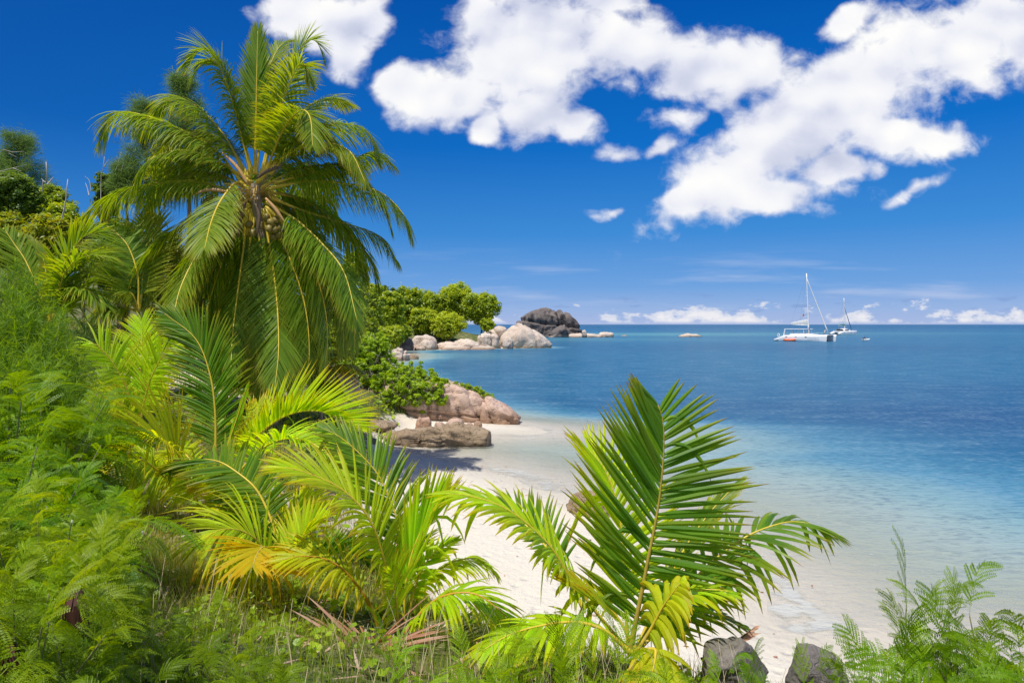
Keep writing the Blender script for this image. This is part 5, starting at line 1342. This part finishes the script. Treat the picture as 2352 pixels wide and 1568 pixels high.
def hull_loft(L, W, H, stern_rake, yoff):
    """one catamaran hull along +X, waterline z=0: rows of section points"""
    n = 26; m = 9
    s = np.linspace(0, 1, n)
    wid = W * np.interp(s, [0, .1, .45, .8, .97, 1], [.62, .85, 1, .78, .16, .03])
    deck = H * np.interp(s, [0, .06, .12, .25, .6, 1], [.28, .55, .8, .92, 1., 1.05])
    x = -L / 2 + L * s
    V = []
    for i in range(n):
        w_ = wid[i] / 2; d = deck[i]
        sec = [(-w_ * .98, d), (-w_, d * .7), (-w_ * .97, d * .3), (-w_ * .8, -.12), (0, -.55), (w_ * .8, -.12), (w_ * .97, d * .3), (w_, d * .7), (w_ * .98, d)]
        for yv, zv in sec:
            V.append((x[i] + (.12 * zv if s[i] > .9 else -stern_rake * (1 - zv / H) * max(0, 1 - s[i] * 6)), yv + yoff, zv))
    V = np.array(V)
    F = [[i * m + j, (i + 1) * m + j, (i + 1) * m + j + 1, i * m + j + 1] for i in range(n - 1) for j in range(m - 1)]
    F += [[i * m + m - 1, (i + 1) * m + m - 1, (i + 1) * m, i * m] for i in range(n - 1)]
    F = np.array(F); cen = V[F].mean(1)
    return V, F, cen[:, 2]
def place(o, root): o.parent = root; return o
def catamaran(label, x, Y, head, L, B, mastH, second=False):
    root = empty('catamaran', label, 'sailing boat', (x, Y, 0), 'anchored white catamarans', head)
    H = 1.75
    for sgn in (1, -1):
        V, F, cz = hull_loft(L, 1.7, H, .9, sgn * (B / 2 - .85))
        h = mk('hull', V, F, [M_GEL, M_BOTTOM], root, None, None, (cz < .1).astype(int), smooth=True)
        a = Acc()
        for q in (-.28, -.08, .12):
            addbox(a, (q * L, sgn * (B / 2) - sgn * .02, 1.25), (.55, .06, .13))
        a.build('porthole', M_DGLASS, h)
    a = Acc(); addbox(a, (-.06 * L, 0, 1.4), (.62 * L, B - 1.4, .6)); a.build('bridge_deck', M_GEL, root)
    # low rounded coachroof
    a = Acc(); n = 14
    rows = []
    for s in np.linspace(0, 1, n):
        xx = -.24 * L + .52 * L * s; hh = (.55 if not second else 1.25) * math.sin(math.pi * min(1, .25 + .75 * s)) ** .6 * (1 if s < .98 else .05); ww = (B - 1.6) / 2 * (1 - .35 * s ** 2)
        rows.append([(xx, ww * math.cos(t_), 1.65 + hh * math.sin(t_) ** .55) for t_ in np.linspace(0, math.pi, 11)])
    V = np.array(rows).reshape(-1, 3); a.add(V, [[i * 11 + j, (i + 1) * 11 + j, (i + 1) * 11 + j + 1, i * 11 + j + 1] for i in range(n - 1) for j in range(10)])
    cab = a.build('coachroof', M_GEL, root, smooth=True)
    if second:
        a = Acc(); addbox(a, (-.05 * L, -(B - 1.6) / 2 + .03, 2.2), (.2 * L, .5, .4)); addbox(a, (-.245 * L, 0, 2.25), (.06, B - 3., .7)); a.build('window', M_DGLASS, cab)
    else:
        # hardtop on posts over the cockpit
        a = Acc(); addbox(a, (-.15 * L, 0, 3.4), (.42 * L, B - 2.2, .16)); top = a.build('hardtop', M_GEL, root)
        bv = top.modifiers.new('b', 'BEVEL'); bv.width = .07; bv.segments = 2
        a = Acc()
        for sgn in (1, -1):
            addtube(a, [(-.375 * L, sgn * (B / 2 - 1.15), 1.3), (-.345 * L, sgn * (B / 2 - 1.2), 3.4)], .16, 6)
            addtube(a, [(.05 * L, sgn * (B / 2 - 1.4), 1.4), (.03 * L, sgn * (B / 2 - 1.3), 3.4)], .06, 6)
        a.build('post', M_GEL, top)
        a = Acc(); addbox(a, (-.02 * L, 0, 2.1), (.5, .5, 1.2)); a.build('helm_seat', M_GEL, root)
    # bow beam and net
    a = Acc(); addtube(a, [(.46 * L, -(B / 2 - .85), 1.7), (.46 * L, 0, 1.76), (.46 * L, B / 2 - .85, 1.7)], .09, 8); a.build('bow_beam', M_GEL, root, smooth=True)
    a = Acc(); addbox(a, (.36 * L, 0, 1.62), (.2 * L, B - 1.9, .03)); a.build('trampoline', M_NET, root)
    mx = .06 * L; mb = np.array([mx, 0, 1.7]); mt = np.array([mx - .035 * mastH, 0, mastH])
    a = Acc(); addtube(a, [mb + (mt - mb) * s for s in np.linspace(0, 1, 8)], np.linspace(.22, .15, 8), 8); mast = a.build('mast', M_ALU, root, smooth=True)
    a = Acc()
    for f, wd in ((.36, 1.5), (.63, 1.1)):
        c = mb + (mt - mb) * f; addtube(a, [c + [-.25, -wd, .03], c, c + [-.25, wd, .03]], .04, 5)
    a.build('spreader', M_ALU, mast)
    a = Acc(); addtube(a, [mt + [-.35, 0, .25], mt + [0, 0, .22], mt + [.3, 0, .3]], .03, 4); addtube(a, [mt, mt + [0, 0, .45]], .03, 4); a.build('masthead_vane', M_WIRE, mast)
    # boom and stowed mainsail
    bz = 4.5 if not second else 4.
    bs = np.array([mx - .1, 0, bz]); be = np.array([mx - .37 * L, 0, bz + .25])
    a = Acc(); addtube(a, [bs, be], .12, 8); boom = a.build('boom', M_ALU, root, smooth=True)
    a = Acc(); s = np.linspace(0, 1, 12)
    V = []
    for q in s:
        c = bs + (be - bs) * q; hh = (1.35 * (1 - q) ** .8 + .35) * (1 if not second else .6)
        V += [(c[0], .2 * math.cos(t_) * (1.1 - .5 * q), c[2] + .05 + hh * (.5 + .5 * math.sin(t_)) ) for t_ in np.linspace(0, 2 * math.pi, 10, endpoint=False)]
    a.add(np.array(V), [[i * 10 + j, i * 10 + (j + 1) % 10, (i + 1) * 10 + (j + 1) % 10, (i + 1) * 10 + j] for i in range(11) for j in range(10)])
    a.build('sail_cover', M_TEAL if second else M_SAIL, boom, smooth=True)
    # furled headsail on the forestay
    bow = np.array([.46 * L, 0, 1.8]); up = mb + (mt - mb) * (.92 if not second else .75)
    a = Acc(); addtube(a, [bow + (up - bow) * q for q in np.linspace(0, 1, 10)], np.interp(np.linspace(0, 1, 10), [0, .1, .25, 1], [.05, .16, .17, .08]), 7); a.build('furled_headsail', M_FURLB if second else M_SAIL, root, smooth=True)
    a = Acc()
    for sgn in (1, -1):
        for f, w_ in ((.95, 1.), (.63, .9)):
            addtube(a, [mb + (mt - mb) * f, np.array([mx - 1.6, sgn * (B / 2 - .5), 1.8])], .02, 3)
        addtube(a, [mb + (mt - mb) * .98, be + [0, 0, .1]], .015, 3)
        addtube(a, [mb + (mt - mb) * .36, be + [1.5, .15 * sgn, .6]], .015, 3)
        addtube(a, [bow, np.array([.40 * L, sgn * (B / 2 - .9), 1.4])], .05, 4)
    a.build('rigging', M_WIRE, root)
    a = Acc()
    for sgn in (1, -1):
        for q in np.linspace(-.3, .42, 8): addtube(a, [(q * L, sgn * (B / 2 - .25), 1.7), (q * L, sgn * (B / 2 - .25), 2.35)], .018, 4)
        addtube(a, [(-.3 * L, sgn * (B / 2 - .25), 2.35), (.44 * L, sgn * (B / 2 - .3), 2.4)], .012, 3)
    a.build('guard_rail', M_ALU, root)
    return root, L, B
c1, L1, B1 = catamaran('larger white catamaran with a tall mast, hardtop and orange fabric along its hull', (1851 - HX) / F0 * 194, 194, math.radians(-49), 14.2, 7.4, 19.2)
c2, L2, B2 = catamaran('smaller white catamaran anchored behind, with dark furled headsail', (1938 - HX) / F0 * 318, 318, math.radians(24), 11.4, 6., 17., True)
c1o = Vector(c1.location); R1 = Matrix.Rotation(c1.rotation_euler.z, 4, 'Z')
def on1(x, y, z): return c1o + R1 @ Vector((x, y, z))
# lettering on the near hull
fc = bpy.data.curves.new('lettering', 'FONT'); fc.body = 'Island Cat 4'; fc.size = .62; fc.shear = .3; fc.extrude = .004; fc.align_x = 'CENTER'
ft = bpy.data.objects.new('lettering_curve', fc); COL.objects.link(ft); fc.materials.append(M_INK)
bpy.context.view_layer.update()
fo = bpy.data.objects.new('lettering', bpy.data.meshes.new_from_object(ft)); COL.objects.link(fo); bpy.data.objects.remove(ft)
fo.parent = c1; fo.location = (.26 * L1, -(B1 / 2) + .03, .8); fo.rotation_euler = (math.radians(90), 0, math.radians(6))
# flag and stern buoy as parts
a = Acc(); a.add([(-.9, 0, 7.0), (-.5, 0, 7.1), (-.5, 0, 7.75), (-.9, 0, 7.6)], [(0, 1, 2, 3)]); a.build('flag', M_RED, c1)
a = Acc()
th = np.linspace(0, 2 * np.pi, 14, endpoint=False)
addtube(a, [(-.46 * L1 + .35 * math.cos(q), -B1 / 2 + .5, 1.7 + .35 * math.sin(q)) for q in np.r_[th, th[:1]]], .1, 6); a.build('life_ring', M_GEL, c1, smooth=True)

# orange inflatable raft tied along the hull
p_ = on1(-.2 * L1, -B1 / 2 - .45, 0)
rf = empty('orange_raft', 'orange inflatable raft lying alongside the larger catamaran', 'raft', p_, None, c1.rotation_euler.z)
a = Acc(); addtube(a, [(-1.5, -.32, .28), (-.6, -.36, .25), (.6, -.36, .25), (1.4, -.22, .34), (1.7, 0, .4), (1.4, .22, .34), (.6, .36, .25), (-.6, .36, .25), (-1.5, .32, .28)], .24, 8); a.build('tube', M_ORANGE, rf, smooth=True)
a = Acc(); addbox(a, (0, 0, .18), (2.6, .6, .06)); a.build('floor', M_ORANGE, rf)
a = Acc(); addbox(a, (-.2, 0, .42), (.4, .62, .2)); addbox(a, (-1.5, 0, .42), (.25, .5, .3)); a.build('bag', M_RED, rf)

# dinghy with motor
dp_ = np.array([(1990 - HX) / F0 * 200, 200., 0])
dg = empty('dinghy', 'small white inflatable dinghy with outboard motor right of the catamarans', 'dinghy', dp_, None, math.radians(8))
a = Acc(); addtube(a, [(-1.05, -.45, .25), (0, -.5, .24), (.6, -.38, .3), (1.0, 0, .42), (.6, .38, .3), (0, .5, .24), (-1.05, .45, .25)], .19, 8); a.build('tube', M_RIB, dg, smooth=True)
a = Acc(); addbox(a, (-.1, 0, .14), (1.8, .75, .08)); addbox(a, (-.95, 0, .3), (.06, .75, .4)); a.build('floor', M_RIB, dg)
a = Acc(); addbox(a, (-1.08, 0, .62), (.24, .22, .36), taper=.8); addbox(a, (-1.08, 0, .2), (.1, .1, .6)); a.build('outboard', M_MOTOR, dg)

# ------------------------------------------------------------------ people on the boats
def pmat(name, c, r=.7): return plain(name, c, r, .12, 12.)
SKIN = pmat('skin', (.36, .20, .13)); HAIR = pmat('dark_hair', (.03, .02, .015)); BLUE = pmat('blue_shirt', (.06, .12, .42)); WHITE = pmat('white_shirt', (.75, .74, .72)); SHORTS = pmat('dark_shorts', (.05, .05, .08)); PALE = pmat('pale_trousers', (.66, .60, .55))
def person(label, loc, rz, shirt, pants, sit=False, s=1.):
    root = empty('person', label, 'person', loc, None, rz, s)
    J = dict(pel=(0, 0, .95), chest=(0, 0, 1.3), neck=(0, 0, 1.48), head=(0, .02, 1.6), top=(0, .02, 1.72), sL=(-.17, 0, 1.42), sR=(.17, 0, 1.42),
             eL=(-.25, .03, 1.14), eR=(.25, .05, 1.15), wL=(-.24, .16, .92), wR=(.22, .2, .95), hL=(-.09, 0, .92), hR=(.09, 0, .92), kL=(-.1, .03, .5), kR=(.12, .06, .5), aL=(-.11, 0, .08), aR=(.13, -.02, .08), tL=(-.12, .16, .03), tR=(.14, .14, .03))
    if sit:
        J.update(pel=(0, 0, .2), chest=(0, .02, .55), neck=(0, .04, .74), head=(0, .07, .86), top=(0, .07, .98), sL=(-.17, .02, .68), sR=(.17, .02, .68), eL=(-.25, .08, .42), eR=(.24, -.06, .42), wL=(-.2, .25, .3), wR=(.2, -.22, .36), hL=(-.09, .02, .18), hR=(.09, .02, .18), kL=(-.12, .42, .32), kR=(.13, .42, .32), aL=(-.12, .5, -.05), aR=(.13, .5, -.05), tL=(-.12, .64, -.07), tR=(.14, .64, -.07))
    ks = list(J); ix = {k: i for i, k in enumerate(ks)}
    E = [('pel', 'chest'), ('chest', 'neck'), ('neck', 'head'), ('head', 'top'), ('chest', 'sL'), ('chest', 'sR'), ('sL', 'eL'), ('eL', 'wL'), ('sR', 'eR'), ('eR', 'wR'), ('pel', 'hL'), ('pel', 'hR'), ('hL', 'kL'), ('kL', 'aL'), ('aL', 'tL'), ('hR', 'kR'), ('kR', 'aR'), ('aR', 'tR')]
    rad = dict(pel=.13, chest=.15, neck=.055, head=.095, top=.06, sL=.06, sR=.06, eL=.043, eR=.043, wL=.033, wR=.033, hL=.09, hR=.09, kL=.06, kR=.06, aL=.042, aR=.042, tL=.03, tR=.03)
    def skin(name, keys, mat, grow=0., parent=root):
        sub = [k for k in ks if k in keys]; jx = {k: i for i, k in enumerate(sub)}
        me = bpy.data.meshes.new(name); me.from_pydata([J[k] for k in sub], [(jx[a_], jx[b_]) for a_, b_ in E if a_ in jx and b_ in jx], []); me.update()
        o = bpy.data.objects.new(name, me); COL.objects.link(o); o.parent = parent; me.materials.append(mat)
        md = o.modifiers.new('skin', 'SKIN'); md.use_smooth_shade = True
        for i, k in enumerate(sub):
            v_ = me.skin_vertices[0].data[i]; rr = rad[k] + grow; v_.radius = (rr, rr * .8); v_.use_root = (i == 0)
        o.modifiers.new('sub', 'SUBSURF').levels = 1; o.modifiers['sub'].render_levels = 1
        return o
    body = skin('body', set(ks), SKIN)
    skin('shirt', {'pel', 'chest', 'sL', 'sR', 'eL', 'eR'}, shirt, .018)
    skin('trousers', {'pel', 'hL', 'hR', 'kL', 'kR'}, pants, .022)
    U, F = ico(2); h = np.array(J['head'])
    V = U * [.10, .115, .12] + h + [0, -.02, .04]; keep = np.array([(V[f][:, 2].mean() > h[2] + .03) or (V[f][:, 1].mean() < h[1] - .03) for f in F])
    mk('hair', V, F[keep], HAIR, root, smooth=True)
    a = Acc()
    for sx in (-.035, .035): addbox(a, (sx, h[1] + .088, h[2] + .01), (.018, .012, .012))
    a.build('eye', HAIR, root)
    a = Acc(); addbox(a, (0, h[1] + .098, h[2] - .015), (.022, .03, .04), taper=.6); addbox(a, (0, h[1] + .088, h[2] - .05), (.05, .012, .012)); a.build('face', SKIN, root)
    for wk in ('wL', 'wR'):
        a = Acc(); w_ = np.array(J[wk])
        addbox(a, w_ + [0, .045, -.03], (.075, .06, .03))
        for i_, (fx, fl) in enumerate(((-.028, .05), (-.01, .065), (.009, .06), (.027, .045))): addtube(a, [w_ + [fx, .07, -.03], w_ + [fx, .07 + fl * .6, -.04], w_ + [fx, .07 + fl * .9, -.065]], .0085, 5)
        addtube(a, [w_ + [.035 * (1 if wk == 'wL' else -1), .04, -.03], w_ + [.06 * (1 if wk == 'wL' else -1), .07, -.035]], .0095, 5)
        a.build('hand', SKIN, root)
    return root
person('person in a blue shirt standing on deck beside the mast', on1(.1 * L1, -1.1, 2.1), math.radians(-120), BLUE, PALE)
person('dark-haired person in white standing at the bow of the larger catamaran', on1(.44 * L1, -1.9, 1.7), math.radians(-60), WHITE, PALE)
person('person sitting at the stern of the small dinghy', tuple(dp_ + [-.55, 0, .2]), math.radians(-82), SHORTS, SHORTS, True)
